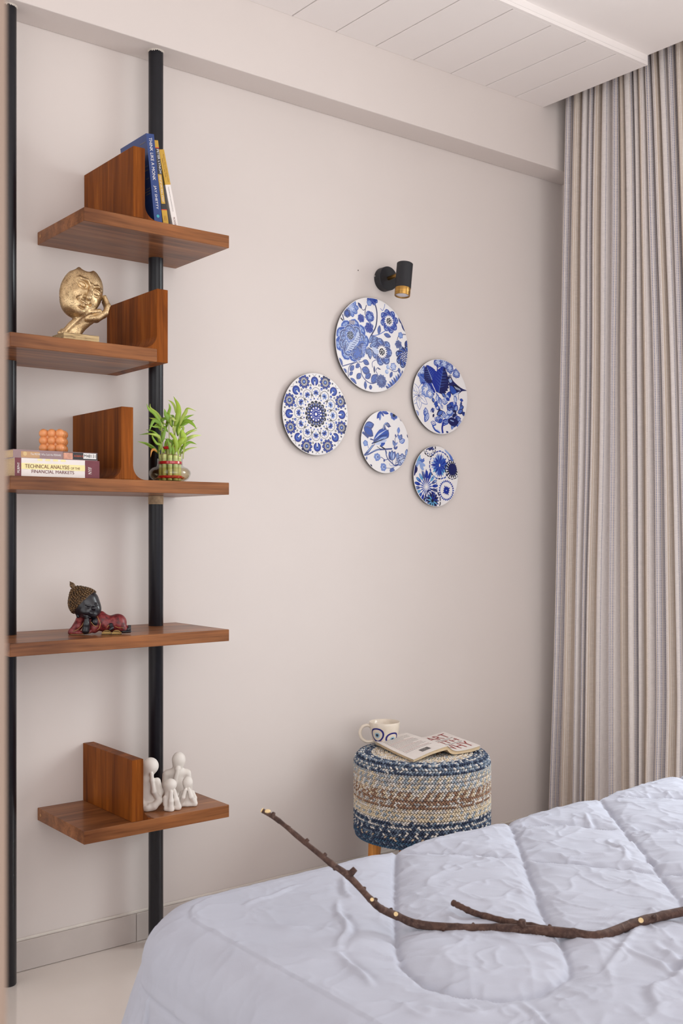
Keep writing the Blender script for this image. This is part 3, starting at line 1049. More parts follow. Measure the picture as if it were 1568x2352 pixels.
# ================================================================== DRY BRANCH ON THE QUILT
def branch():
    k = NT('bark')
    v = k.coord()
    n1 = k.noise(v, 90, 5, 0.7, 0.6)
    n2 = k.noise(v, 22, 3)
    c = k.ramp(n1, [(0.25, lin(38, 26, 24)), (0.5, lin(72, 52, 46)), (0.75, lin(112, 90, 80))])
    c = k.mix(k.ramp(n2, [(0.45, (0, 0, 0, 1)), (0.7, (0.55, 0.55, 0.55, 1))]), c, lin(96, 68, 56))
    k.bump(n1, 0.8, 0.002)
    BARK = k.set(color=c, rough=0.75, spec=0.3)
    CUT = mat_plain('cut_wood', (222, 194, 146), rough=0.8, var=0.12, scale=150)
    main = [(1.0379, -1.3173, .720), (1.0549, -1.3413, .705), (1.0814, -1.3809, .672), (1.1093, -1.4173, .640), (1.1299, -1.4386, .620), (1.1571, -1.4632, .582), (1.1783, -1.4665, .562), (1.2063, -1.477, .546),
            (1.2252, -1.5078, .537), (1.2716, -1.5544, .534), (1.3205, -1.5979, .534), (1.365, -1.6429, .534), (1.4072, -1.691, .533), (1.4293, -1.7255, .534), (1.5101, -1.7317, .537), (1.579, -1.7443, .540), (1.70, -1.775, .542), (1.78, -1.79, .542)]
    base = (1.36, -1.62, 0.522)
    t = thing('dry_branch', 'crooked brown leafless branch lying across the quilt', 'branch', base)
    P = smooth_poly(main, 9)
    n = len(P)
    rad = []
    for i in range(n):
        s = i / (n - 1)
        r = 0.0038 + 0.0034 * min(1, s * 1.6) + 0.0016 * s
        rad.append(r * (1 + 0.14 * (vnoise(np.array(s * 40), np.array(0.5), 5) - 0.5) * 2) * (1.10 if i % 9 == 0 else 1.0))
    P = [(p[0] - base[0], p[1] - base[1], p[2] - base[2]) for p in P]
    MB().tube(P, rad, 12).build('stem', BARK, t, smooth=True)
    pr = smooth_poly([(1.3289, -1.4847, .545), (1.3296, -1.5058, .543), (1.3365, -1.5341, .538), (1.3546, -1.5836, .535), (1.3691, -1.6209, .535), (1.388, -1.664, .534)], 6)
    pr = [(p[0] - base[0], p[1] - base[1], p[2] - base[2]) for p in pr]
    rr = [0.0050 + 0.0016 * i / len(pr) + 0.0006 * sin(i * 2.3) + 0.0004 * sin(i * 5.1) for i in range(len(pr))]
    rr[0] *= 1.12
    rr[1] *= 1.15
    MB().tube(pr, rr, 12).build('side_stem', BARK, t, smooth=True)
    Pv = [Vector(p) for p in P]
    up = Vector((0, 0, 1))
    toc = Vector((-sin(TH), -cos(TH), 0.3)).normalized()
    def stub(i, d, ln, r, cut=False):
        a = Pv[i]
        m = MB().tube([a, a + d * ln * 0.6, a + d * ln], [r * 1.3, r * 1.1, r], 9)
        o = m.build('twig_stub', BARK, t, smooth=True)
        if cut:
            MB().tube([a + d * (ln - 0.0002), a + d * (ln + 0.0009)], r * 0.95, 9).build('cut_face', CUT, o)
    rnd = random.Random(3)
    for i in range(6, n - 2, 6):
        d = (up * (0.6 if rnd.random() < 0.6 else -0.1) + Vector((rnd.uniform(-1, 1), rnd.uniform(-1, 1), 0)) * 0.8).normalized()
        stub(i, d, rad[i] + 0.003, 0.0032)
    stub(36, (up * 0.8 + Vector((0.7, -0.4, 0))).normalized(), 0.0165, 0.0050)
    stub(46, (toc + up * 0.3).normalized(), 0.0076, 0.0034, True)
    stub(62, (toc * 1 + up * 0.35).normalized(), 0.0088, 0.0040, True)
    stub(96, (up).normalized(), 0.0165, 0.0060)
    stub(128, (toc + up * 0.4).normalized(), 0.0105, 0.0048, True)
    # slanting cut at the tip
    d0 = (Pv[0] - Pv[2]).normalized()
    MB().tube([Pv[0] - d0 * 0.0002, Pv[0] + d0 * 0.0022], [rad[0] * 0.99, rad[0] * 0.9], 12).build('cut_face', CUT, t)
    MB().sphere(tuple(Pv[3] + up * 0.004), 0.0032, 8, 6, (1.8, 1.8, 1.0)).build('bark_scar', CUT, t)
branch()

# ================================================================== WALL LAMP
def wall_lamp():
    t = thing('wall_spotlight', 'small black and brass cylinder spotlight above the round plates', 'wall lamp', (2.430, 0.0, 2.076))
    blk = mat_plain('black_matte', (30, 30, 36), rough=0.55, var=0.08, scale=200, bump=0.05, bscale=900)
    k = NT('brushed_brass')
    c = k.ramp(k.noise(k.coord((3, 3, 300)), 1.0), [(0.3, lin(150, 112, 58)), (0.7, lin(196, 154, 88))])
    BR = k.set(color=c, rough=0.3, metal=1.0)
    GL = mat_plain('frosted_lens', (226, 222, 224), rough=0.2, var=0.02)
    CH = mat_plain('steel_screw', (200, 200, 200), rough=0.3, metal=1.0)
    m = MB().lathe([(0.001, 0), (0.0400, 0.0), (0.0412, 0.001), (0.0412, 0.0288), (0.0398, 0.030), (0.001, 0.030)], 56)
    m.v = [(x, -z, y) for x, y, z in m.v]
    m.build('backplate', blk, t, autosmooth=0.6)
    MB().tube([(-0.040, -0.006, 0.006), (-0.0435, -0.006, 0.0063)], 0.0028, 10).build('screw', CH, t)
    MB().tube([(0.0, -0.030, 0.0), (0.0, -0.078, 0.003)], 0.0068, 20).build('arm', BR, t, autosmooth=0.8)
    h = bpy.data.objects.new('lamp_head', None)
    def cyl(prof, name, mat):
        m = MB().lathe(prof, 48)
        R_ = Matrix.Rotation(radians(9), 3, 'Y') @ Matrix.Rotation(radians(-3), 3, 'X')
        m.v = [tuple(R_ @ Vector(p) + Vector((0.003, -0.104, -0.018))) for p in m.v]
        return m.build(name, mat, t, autosmooth=0.6)
    bpy.data.objects.remove(h)
    cyl([(0.001, 0.0575), (0.0262, 0.0575), (0.0276, 0.0565), (0.0276, -0.031), (0.020, -0.031)], 'lamp_cylinder', blk)
    cyl([(0.022, -0.029), (0.0268, -0.030), (0.0268, -0.0565), (0.0262, -0.0575), (0.0232, -0.0575), (0.0228, -0.053)], 'brass_ring', BR)
    cyl([(0.001, -0.0545), (0.015, -0.0545), (0.0228, -0.0535), (0.0228, -0.050), (0.001, -0.050)], 'lens', GL)
wall_lamp()
# drilled hole in the wall left of the lamp
MB().tube([(2.318, -0.0004, 2.0925), (2.318, 0.004, 2.0925)], [0.0022, 0.0016], 8).build('nail_hole', mat_plain('hole_dark', (70, 62, 58), 0.9), wall_back)

# ================================================================== PRINTED PLATES ON THE WALL
INK, NAVY, DEEP, BLUE, MID, LIGHT, PALE, WHITE, SKY, SLATE = [lin(*c)[:3] for c in
    ((24, 26, 48), (26, 32, 92), (26, 48, 148), (48, 82, 172), (84, 112, 190), (140, 164, 214), (190, 202, 230), (236, 233, 234), (96, 160, 206), (72, 84, 140))]

class Art:
    """printed decoration: flat shapes in plate units (rim = 1), painted in order"""
    def __init__(self, cx=0, cy=0, hw=1, hh=-1, slope=0):
        self.s = []
        self.m = (cx, cy, hw, hh, slope)
    def U(self, x, y):
        cx, cy, hw, hh, sl = self.m
        return np.array([(x - cx) / hw, -(y - cy - sl * (x - cx)) / hh])
    def poly(self, pts, col):
        self.s.append((np.array(pts, float), col))
    def P(self, pts, col, smooth=False):
        q = [self.U(*p) for p in pts]
        if smooth:
            q = smooth_poly(q + [q[0]], 4)[:-1]
        self.poly(q, col)
    def ellipse(self, c, rx, ry, ang, col, n=14):
        a = np.linspace(0, 2 * pi, n, endpoint=False)
        x, y = rx * np.cos(a), ry * np.sin(a)
        self.poly(np.stack([c[0] + x * cos(ang) - y * sin(ang), c[1] + x * sin(ang) + y * cos(ang)], 1), col)
    def dot(self, c, r, col, n=12):
        self.ellipse(c, r, r, 0, col, n)
    def stroke(self, pts, w, col, taper=False, n=5):
        P = smooth_poly(pts, n) if len(pts) > 2 else [np.array(p, float) for p in pts]
        m = len(P)
        Lf, Rt = [], []
        for i in range(m):
            t = P[min(i + 1, m - 1)] - P[max(i - 1, 0)]
            t = t / (np.hypot(*t) + 1e-9)
            nn = np.array([-t[1], t[0]])
            ww = w * (0.5 if not taper else 0.5 * (1 - 0.85 * i / (m - 1)))
            Lf.append(P[i] + nn * ww)
            Rt.append(P[i] - nn * ww)
        for i in range(m - 1):
            self.poly([Lf[i], Rt[i], Rt[i + 1], Lf[i + 1]], col)
    def S(self, pts, w, col, **k):
        self.stroke([self.U(*p) for p in pts], w, col, **k)
    def petal(self, c, ang, r0, ln, wd, col, tip=0.62, notch=0.0, n=7):
        """petal from distance r0 outwards"""
        u, v = np.array([cos(ang), sin(ang)]), np.array([-sin(ang), cos(ang)])
        L_, R_ = [], []
        for i in range(n + 1):
            t = i / n
            w = wd * (sin(pi * min(1, t ** (tip * 1.25)) * 0.98) ** 0.8 if t > 0 else 0.12)
            L_.append(c + u * (r0 + ln * t) + v * w)
            R_.append(c + u * (r0 + ln * t) - v * w)
        R_ = R_[::-1]
        if notch:
            L_[-1] = R_[0] = c + u * (r0 + ln * (1 - notch))
        self.poly(L_ + R_[1:] if notch else L_ + R_, col)
    def flower(self, c, r, n, cols, a0=0.0, wd=None, core=None, seeds=0, squash=None, rand=0.0, white_rays=False, rnd=random):
        c = np.array(c)
        wd = wd or pi * r / n * 0.95
        for k in range(n):
            a = a0 + 2 * pi * k / n + rand * rnd.uniform(-1, 1)
            rr = r * (1 + rand * 0.6 * rnd.uniform(-1, 1))
            if rand:
                self.petal(c, a, 0.02 * r, rr * 1.03, wd * 1.06, PALE, notch=0.06)
            for j, col in enumerate(cols):
                sc = 1 - 0.20 * j
                self.petal(c, a, 0.02 * r, rr * sc, wd * (sc - 0.06 * j), col, notch=0.06 if rand else 0)
            if rand:
                self.ellipse(c + np.array([cos(a), sin(a)]) * rr * 0.80, rr * 0.06, wd * 0.40, a, LIGHT, 10)
                for q in (-0.3, 0, 0.3):
                    self.stroke([c + np.array([cos(a + q * .6), sin(a + q * .6)]) * rr * 0.35, c + np.array([cos(a + q * .9), sin(a + q * .9)]) * rr * 0.85], 0.010, cols[0])
        if core:
            self.dot(c, r * 0.33, core[0], 16)
            if white_rays:
                for k in range(16):
                    a = 2 * pi * k / 16
                    self.stroke([c + np.array([cos(a), sin(a)]) * r * .20, c + np.array([cos(a), sin(a)]) * r * .52], 0.011, WHITE)
            if seeds:
                for k in range(seeds):
                    a = 2 * pi * k / seeds
                    self.dot(c + np.array([cos(a), sin(a)]) * r * 0.36, r * 0.045, WHITE, 6)
                    self.dot(c + np.array([cos(a + .3), sin(a + .3)]) * r * 0.22, r * 0.045, WHITE, 6)
            if len(core) > 1:
                self.dot(c, r * 0.14, core[1], 10)
    def leaf(self, base, tip, wd, cols, vein=True):
        base, tip = np.array(base, float), np.array(tip, float)
        d = tip - base
        L = np.hypot(*d)
        a = atan2(d[1], d[0])
        self.petal(base, a, 0, L, wd * L, cols[0], tip=0.75)
        self.petal(base + d * 0.06, a + 0.06, 0, L * 0.82, wd * L * 0.62, cols[1], tip=0.75)
        if vein:
            self.stroke([base, tip], 0.012, cols[0])
            for t in (0.3, 0.5, 0.7):
                for sg in (-1, 1):
                    p = base + d * t
                    self.stroke([p, p + np.array([cos(a + sg * 0.8), sin(a + sg * 0.8)]) * wd * L * 0.75], 0.008, cols[0])
    def Lf(self, b, t, wd, cols, vein=True):
        self.leaf(self.U(*b), self.U(*t), wd, cols, vein)

def clip_disc(poly, R, n=72):
    pts = [tuple(p) for p in poly]
    if all(p[0] ** 2 + p[1] ** 2 <= (R * 0.998) ** 2 for p in pts):
        return pts
    for k in range(n):
        a = 2 * pi * (k + 0.5) / n
        nx_, ny_ = cos(a), sin(a)
        lim = R * cos(pi / n)
        out = []
        for i in range(len(pts)):
            p, q = pts[i], pts[(i + 1) % len(pts)]
            dp, dq = p[0] * nx_ + p[1] * ny_ - lim, q[0] * nx_ + q[1] * ny_ - lim
            if dp <= 0: out.append(p)
            if (dp < 0) != (dq < 0) and abs(dp - dq) > 1e-12:
                t = dp / (dp - dq)
                out.append((p[0] + (q[0] - p[0]) * t, p[1] + (q[1] - p[1]) * t))
        pts = out
        if len(pts) < 3: return []
    return pts

PLATE_WHITE = mat_plain('plate_glaze', (232, 229, 230), rough=0.30, var=0.01, scale=20, spec=0.35)
PLATE_EDGE = mat_plain('plate_edge', (40, 36, 44), rough=0.35, var=0.1)
PLATE_PRINT = mat_attr('plate_print', rough=0.32, spec=0.3)

def plate(label, x, z, R, art):
    """round plate on the wall; its face looks to -y"""
    t = thing('wall_plate', label, 'plate', (x, 0, z), group='blue and white plates on the wall')
    T = 0.0165
    def drop(r):
        q = max(0.0, (r - 0.982) / 0.018)
        return 0.0010 * q * q
    prof = [(0.001, T)] + [(R * r, T - drop(r)) for r in (0.4, 0.8, 0.95, 0.982, 0.988, 0.993, 0.997)]
    m = MB().lathe(prof + [(R * 0.9975, T - 0.004)], 96)
    m.v = [(a, -c, b) for a, b, c in m.v]
    m.build('plate_face', PLATE_WHITE, t, smooth=True)
    m = MB().lathe([(R * 0.9972, T - 0.0009), (R, T - 0.0020), (R * 0.997, T - 0.0055), (R * 0.965, T - 0.010), (R * 0.93, 0.004), (R * 0.90, 0.0), (0.001, 0.0)], 96)
    m.v = [(a, -c, b) for a, b, c in m.v]
    m.build('plate_rim', PLATE_EDGE, t, autosmooth=0.7)
    V, F, Cc = [], [], []
    # stacking order: a shape lies just above whatever earlier shapes its box meets
    lo = np.array([p.min(0) for p, c in art.s]); hi = np.array([p.max(0) for p, c in art.s])
    lay = np.zeros(len(art.s))
    for i in range(1, len(art.s)):
        m_ = (lo[:i, 0] < hi[i, 0]) & (hi[:i, 0] > lo[i, 0]) & (lo[:i, 1] < hi[i, 1]) & (hi[:i, 1] > lo[i, 1])
        lay[i] = lay[:i][m_].max() + 1 if m_.any() else 0
    for i, (poly, col) in enumerate(art.s):
        pts = clip_disc(poly, 0.983)
        if len(pts) < 3: continue
        tris = tessellate_polygon([[Vector((p[0], p[1], 0)) for p in pts]])
        off = 0.00020 + lay[i] * 3.0e-6
        todo = [[pts[j] for j in tr] for tr in tris]
        while todo:
            tr = todo.pop()
            rmax = max(sqrt(p[0] ** 2 + p[1] ** 2) for p in tr)
            e = [sqrt((tr[j][0] - tr[(j + 1) % 3][0]) ** 2 + (tr[j][1] - tr[(j + 1) % 3][1]) ** 2) for j in range(3)]
            if rmax > 2 and max(e) > 0.07:
                j = e.index(max(e))
                a, b, c = tr[j], tr[(j + 1) % 3], tr[(j + 2) % 3]
                mm = ((a[0] + b[0]) / 2, (a[1] + b[1]) / 2)
                todo += [[a, mm, c], [mm, b, c]]
                continue
            ar = (tr[1][0] - tr[0][0]) * (tr[2][1] - tr[0][1]) - (tr[1][1] - tr[0][1]) * (tr[2][0] - tr[0][0])
            if abs(ar) < 1e-9: continue
            if ar < 0: tr = tr[::-1]
            n = len(V)
            for p in tr:
                rr = sqrt(p[0] ** 2 + p[1] ** 2)
                V.append((p[0] * R, -(T - drop(rr) + off), p[1] * R))
                Cc.append(col)
            F.append((n, n + 1, n + 2))
    link('printed_pattern', make_mesh('printed_pattern', V, F, PLATE_PRINT, smooth=True, cols=np.array(Cc)), t)
    return t

def art_mandala():
    A = Art()
    pol = lambda r, a: np.array([r * cos(a), r * sin(a)])
    for k in range(16):
        a = 2 * pi * k / 16
        A.ellipse(pol(0.275, a), 0.055, 0.052, a, INK, 12)
    for k in range(20):
        a = 2 * pi * (k + .5) / 20
        A.ellipse(pol(0.235, a), 0.055, 0.034, a, WHITE, 12)
        A.ellipse(pol(0.233, a), 0.048, 0.028, a, NAVY, 12)
    A.dot((0, 0), 0.215, INK, 32)
    for k in range(16):
        a = 2 * pi * (k + .5) / 16
        A.ellipse(pol(0.235, a), 0.022, 0.014, a, BLUE, 8)
    A.dot((0, 0), 0.185, DEEP, 30)
    for k in range(12):
        a = 2 * pi * k / 12
        A.ellipse(pol(0.153, a), 0.027, 0.022, a, WHITE, 10)
        A.ellipse(pol(0.096, a + .26), 0.017, 0.011, a + .26, WHITE, 8)
    A.dot((0, 0), 0.036, WHITE, 12)
    for k in range(22):
        a = 2 * pi * k / 22
        A.dot(pol(0.375, a), 0.021, MID if k % 3 else DEEP, 9)
    for k in range(12):
        a = pi / 2 + 2 * pi * k / 12
        c = pol(0.52, a)
        # thin loop round each small bloom
        q = [c + pol(0.125, a + g) * np.array([1, 1]) for g in np.linspace(-2.1, 2.1, 15)]
        A.stroke(q, 0.009, INK, n=2)
        A.stroke([pol(0.44, a + 0.30), pol(0.49, a + 0.24), pol(0.40, a + 0.17)], 0.010, INK)
        A.stroke([pol(0.44, a - 0.30), pol(0.49, a - 0.24), pol(0.40, a - 0.17)], 0.010, INK)
        for g in (-1.9, -1.15, -0.4, 0.4, 1.15, 1.9):
            A.petal(c - pol(0.01, a), a + g, 0.0, 0.088, 0.026, DEEP if k not in (9, 10, 11) else MID, tip=0.5)
            A.petal(c - pol(0.01, a), a + g, 0.035, 0.045, 0.014, MID if k not in (9, 10, 11) else LIGHT, tip=0.5)
        A.dot(c - pol(0.015, a), 0.034, NAVY, 10)
        A.petal(c - pol(0.02, a), a + pi, 0, 0.075, 0.022, LIGHT, tip=0.5)
        for g, rr in ((0.26, 0.64), (0.0, 0.70)):
            p = pol(rr, a + g)
            if g:
                A.ellipse(p, 0.038, 0.033, a, BLUE, 12)
                A.dot(p - pol(0.015, a), 0.011, WHITE, 7)
    for k in range(8):
        a = pi / 2 + 2 * pi * k / 8 + 0.05
        c = pol(0.80, a)
        A.dot(c, 0.112, NAVY, 24)
        A.dot(c, 0.103, DEEP, 24)
        A.dot(c, 0.075, BLUE, 20)
        A.dot(c, 0.052, MID, 16)
        A.dot(c, 0.026, NAVY, 10)
        A.stroke([pol(0.66, a), pol(0.79, a)], 0.034, WHITE)
        A.stroke([pol(0.915, a), pol(0.97, a + 0.06)], 0.008, INK)
        A.stroke([pol(0.915, a), pol(0.97, a - 0.06)], 0.008, INK)
        for g in (-0.17, 0.17):
            p = pol(0.93, a + g * 0.95)
            A.ellipse(p, 0.026, 0.021, a, INK, 9)
            A.dot(p, 0.007, LIGHT, 6)
            p = pol(0.71, a + g * 1.05)
            A.ellipse(p, 0.028, 0.022, a, INK, 9)
            A.dot(p, 0.010, WHITE, 6)
        b = a + pi / 8
        c = pol(0.84, b)
        for j in range(10):
            g = 2 * pi * j / 10 + b
            dk = cos(g - b) > 0.45 and k in (6, 7, 5, 3)
            A.ellipse(c + pol(0.125, g), 0.052, 0.040, g, NAVY if not dk else INK, 12)
            A.ellipse(c + pol(0.130, g), 0.038, 0.028, g, DEEP if not dk else NAVY, 10)
            if not dk: A.ellipse(c + pol(0.148, g), 0.016, 0.014, g, MID, 8)
        A.dot(c, 0.098, INK, 16)
        for j in range(16):
            g = 2 * pi * j / 16
            A.stroke([c + pol(0.055, g), c + pol(0.105, g)], 0.013, WHITE)
        A.dot(c, 0.042, BLUE, 12)
        A.dot(c, 0.024, LIGHT, 8)
    return A

def art_peony():
    A = Art(755, 960, 655, 858, 0.135)
    U = A.U
    rnd = random.Random(5)
    # stems
    A.S([(790, 190), (830, 380), (810, 620), (720, 800), (680, 900)], 0.030, NAVY)
    A.S([(690, 555), (625, 430), (620, 330), (640, 240)], 0.018, NAVY)
    A.S([(620, 310), (590, 335), (560, 315)], 0.014, NAVY)
    A.S([(640, 470), (600, 455), (560, 480)], 0.014, NAVY)
    A.S([(180, 470), (280, 590)], 0.030, INK)
    A.S([(220, 410), (250, 540)], 0.024, NAVY)
    A.S([(720, 800), (860, 770), (980, 700)], 0.018, MID)
    A.S([(480, 1260), (380, 1290), (215, 1340)], 0.020, SLATE)
    A.S([(470, 1265), (350, 1330), (320, 1440), (330, 1550)], 0.018, SLATE)
    A.S([(480, 1270), (540, 1380), (560, 1500), (640, 1610), (740, 1660), (840, 1630)], 0.020, SLATE)
    A.S([(500, 1265), (560, 1265), (600, 1230)], 0.018, SLATE)
    A.S([(830, 1380), (810, 1430), (840, 1500), (820, 1590)], 0.016, SLATE)
    A.S([(750, 1370), (745, 1280), (800, 1235), (860, 1240)], 0.014, SLATE)
    A.S([(1200, 870), (1230, 790), (1290, 760), (1370, 765)], 0.016, NAVY)
    A.S([(1040, 1380), (1080, 1410), (1170, 1450), (1250, 1400)], 0.014, SLATE)
    A.S([(890, 290), (930, 330), (960, 280), (975, 210)], 0.013, MID)
    # top and side partial blooms
    A.flower(U(745, 90), 0.19, 9, [DEEP, BLUE], 0.2, rand=0.12, rnd=rnd)
    A.flower(U(690, 200), 0.07, 5, [MID, LIGHT], 0.4)
    A.flower(U(370, 290), 0.20, 9, [BLUE, LIGHT, PALE], 0.1, rand=0.12, rnd=rnd)
    A.flower(U(300, 400), 0.10, 6, [NAVY, BLUE], 0.7, rand=0.1, rnd=rnd)
    # right upper anemone
    c = U(1050, 520)
    A.flower(c, 0.27, 8, [DEEP, BLUE, MID], 0.25, rand=0.10, rnd=rnd)
    A.flower(c, 0.13, 16, [WHITE], 0.0)
    A.dot(c, 0.072, INK, 14)
    for k in range(14): A.dot(c + 0.062 * np.array([cos(k * .9), sin(k * .9)]) * (0.4 + 0.6 * rnd.random()), 0.010, WHITE, 6)
    # centre right anemone
    c = U(920, 1085)
    A.flower(c, 0.30, 7, [SLATE, MID, LIGHT], 0.9, rand=0.10, rnd=rnd)
    A.flower(c, 0.18, 7, [SLATE], 0.5)
    A.flower(c, 0.145, 18, [WHITE], 0.0)
    A.dot(c, 0.078, INK, 14)
    for k in range(16): A.dot(c + 0.066 * np.array([cos(k * .9), sin(k * .9)]) * (0.4 + 0.6 * rnd.random()), 0.010, WHITE, 6)
    # right edge bloom
    c = U(1345, 1180)
    A.flower(c, 0.27, 8, [NAVY, BLUE, SLATE], 0.5, rand=0.08, rnd=rnd)
    A.dot(c, 0.11, SLATE, 14)
    for k in range(26): A.dot(c + 0.12 * np.array([cos(k * 2.4), sin(k * 2.4)]) * sqrt(k / 26), 0.012, WHITE, 6)
    # big peony: four tiers of scalloped petals round two hearts
    c0 = U(385, 880)
    for tier, (r, n, cols) in enumerate(((0.47, 9, [BLUE, MID, LIGHT]), (0.36, 8, [SLATE, MID]), (0.26, 7, [BLUE, MID, LIGHT]))):
        A.flower(c0 + np.array([0.0, -0.02 * tier]), r, n, cols, 0.3 * tier, wd=pi * r / n * 1.15, rand=0.07, rnd=rnd)
    c1 = U(330, 880)
    A.flower(c1, 0.23, 9, [SLATE, LIGHT, PALE], 0.2, rand=0.06, rnd=rnd)
    c2 = U(355, 790)
    A.flower(c2, 0.17, 8, [MID, PALE], 0.5, rand=0.08, rnd=rnd)
    A.dot(c2, 0.085, INK, 14)
    for k in range(22): A.dot(c2 + 0.078 * np.array([cos(k * 2.4), sin(k * 2.4)]) * sqrt(k / 22), 0.010, PALE, 6)
    # folded petal with dark comb lines
    A.P([(280, 1070), (330, 960), (420, 870), (470, 740), (500, 725), (520, 800), (500, 900), (440, 1000), (360, 1060)], PALE, True)
    for k in range(9):
        x, y = 310 + k * 24, 1050 - k * 33
        A.S([(x, y), (x + 55, y + 10)], 0.013, SLATE)
    A.P([(430, 1000), (520, 900), (600, 900), (640, 990), (600, 1120), (560, 1160), (500, 1060)], MID, True)
    A.P([(470, 1010), (530, 930), (590, 930), (560, 1010), (530, 1080)], SLATE, True)
    for k in range(6):
        A.S([(545 + 6 * k, 960 + 26 * k), (625 - 3 * k, 960 + 32 * k)], 0.012, PALE)
    A.flower(U(480, 1110), 0.17, 6, [SLATE, MID], -1.2, rand=0.1, rnd=rnd)
    for k in range(5):
        A.S([(335 + 22 * k, 600), (345 + 20 * k, 520)], 0.018, NAVY)
        A.S([(343 + 22 * k, 595), (353 + 20 * k, 525)], 0.012, WHITE)
    # leaves in the middle
    for b, t, w in (((690, 900), (850, 830), .28), ((690, 930), (760, 780), .25), ((700, 960), (800, 990), .3), ((690, 1010), (710, 1220), .26), ((660, 1020), (640, 1130), .3), ((700, 1000), (850, 900), .22)):
        A.Lf(b, t, w, [SLATE, LIGHT])
    A.P([(740, 990), (800, 1010), (860, 1060), (850, 1120), (800, 1140), (750, 1080)], PALE, True)
    A.S([(660, 1000), (740, 1060), (780, 1120), (820, 1130)], 0.018, SLATE)
    for b, t in (((560, 310), (490, 200)), ((860, 770), (880, 600)), ((955, 760), (1085, 810))):
        A.Lf(b, t, 0.24, [SLATE if b[1] > 500 else NAVY, MID])
    for c, r in (((545, 480), .10), ((690, 650), .13), ((1225, 945), .10)):
        A.flower(U(*c), r, 7, [DEEP if c[1] < 800 else SLATE], rnd.random(), rand=0.12, rnd=rnd)
    A.flower(U(700, 450), 0.13, 5, [DEEP, BLUE, LIGHT], 0.9, rand=0.1, rnd=rnd)
    A.flower(U(1265, 780), 0.075, 6, [MID, LIGHT], 0.3)
    for b, t, w in (((580, 1240), (690, 1310), .34), ((560, 1390), (700, 1450), .40), ((420, 1330), (350, 1420), .36), ((400, 1440), (340, 1500), .34), ((520, 1300), (450, 1370), .34), ((540, 1470), (470, 1570), .38), ((620, 1560), (720, 1480), .36),
                    ((730, 1640), (840, 1500), .36), ((620, 1610), (625, 1760), .24), ((715, 1680), (715, 1770), .42), ((360, 1550), (465, 1660), .24), ((240, 1380), (290, 1460), .36), ((170, 1190), (220, 1330), .22),
                    ((1110, 1450), (1070, 1560), .28), ((1230, 1380), (1245, 1480), .34), ((1400, 870), (1350, 990), .3), ((1280, 560), (1360, 720), .16), ((1225, 440), (1300, 580), .2)):
        A.Lf(b, t, w, [SLATE, MID] if b[1] > 1100 else [NAVY, BLUE])
    A.flower(U(910, 1620), 0.155, 12, [SLATE, SLATE], 0.1, rand=0.05, rnd=rnd)
    for k in range(12): A.dot(U(910, 1620) + 0.055 * np.array([cos(k * 2.4), sin(k * 2.4)]) * sqrt(k / 12), 0.009, LIGHT, 6)
    A.flower(U(1130, 1355), 0.085, 6, [MID, PALE], 0.2)
    for c in ((1010, 1450), (1030, 1365)): 
        A.dot(U(*c), 0.048, LIGHT); A.dot(U(c[0] + 8, c[1] - 8), 0.03, PALE)
    A.Lf((780, 1340), (785, 1470), 0.16, [INK, SLATE], False)
    A.Lf((830, 1370), (900, 1410), 0.14, [INK, SLATE], False)
    for k in range(9):
        x = 1080 + 28 * k
        A.petal(U(x, 1790 - 27 * k), radians(150 - 7 * k), 0, 0.17, 0.032, MID if k % 2 else SLATE)
    return A

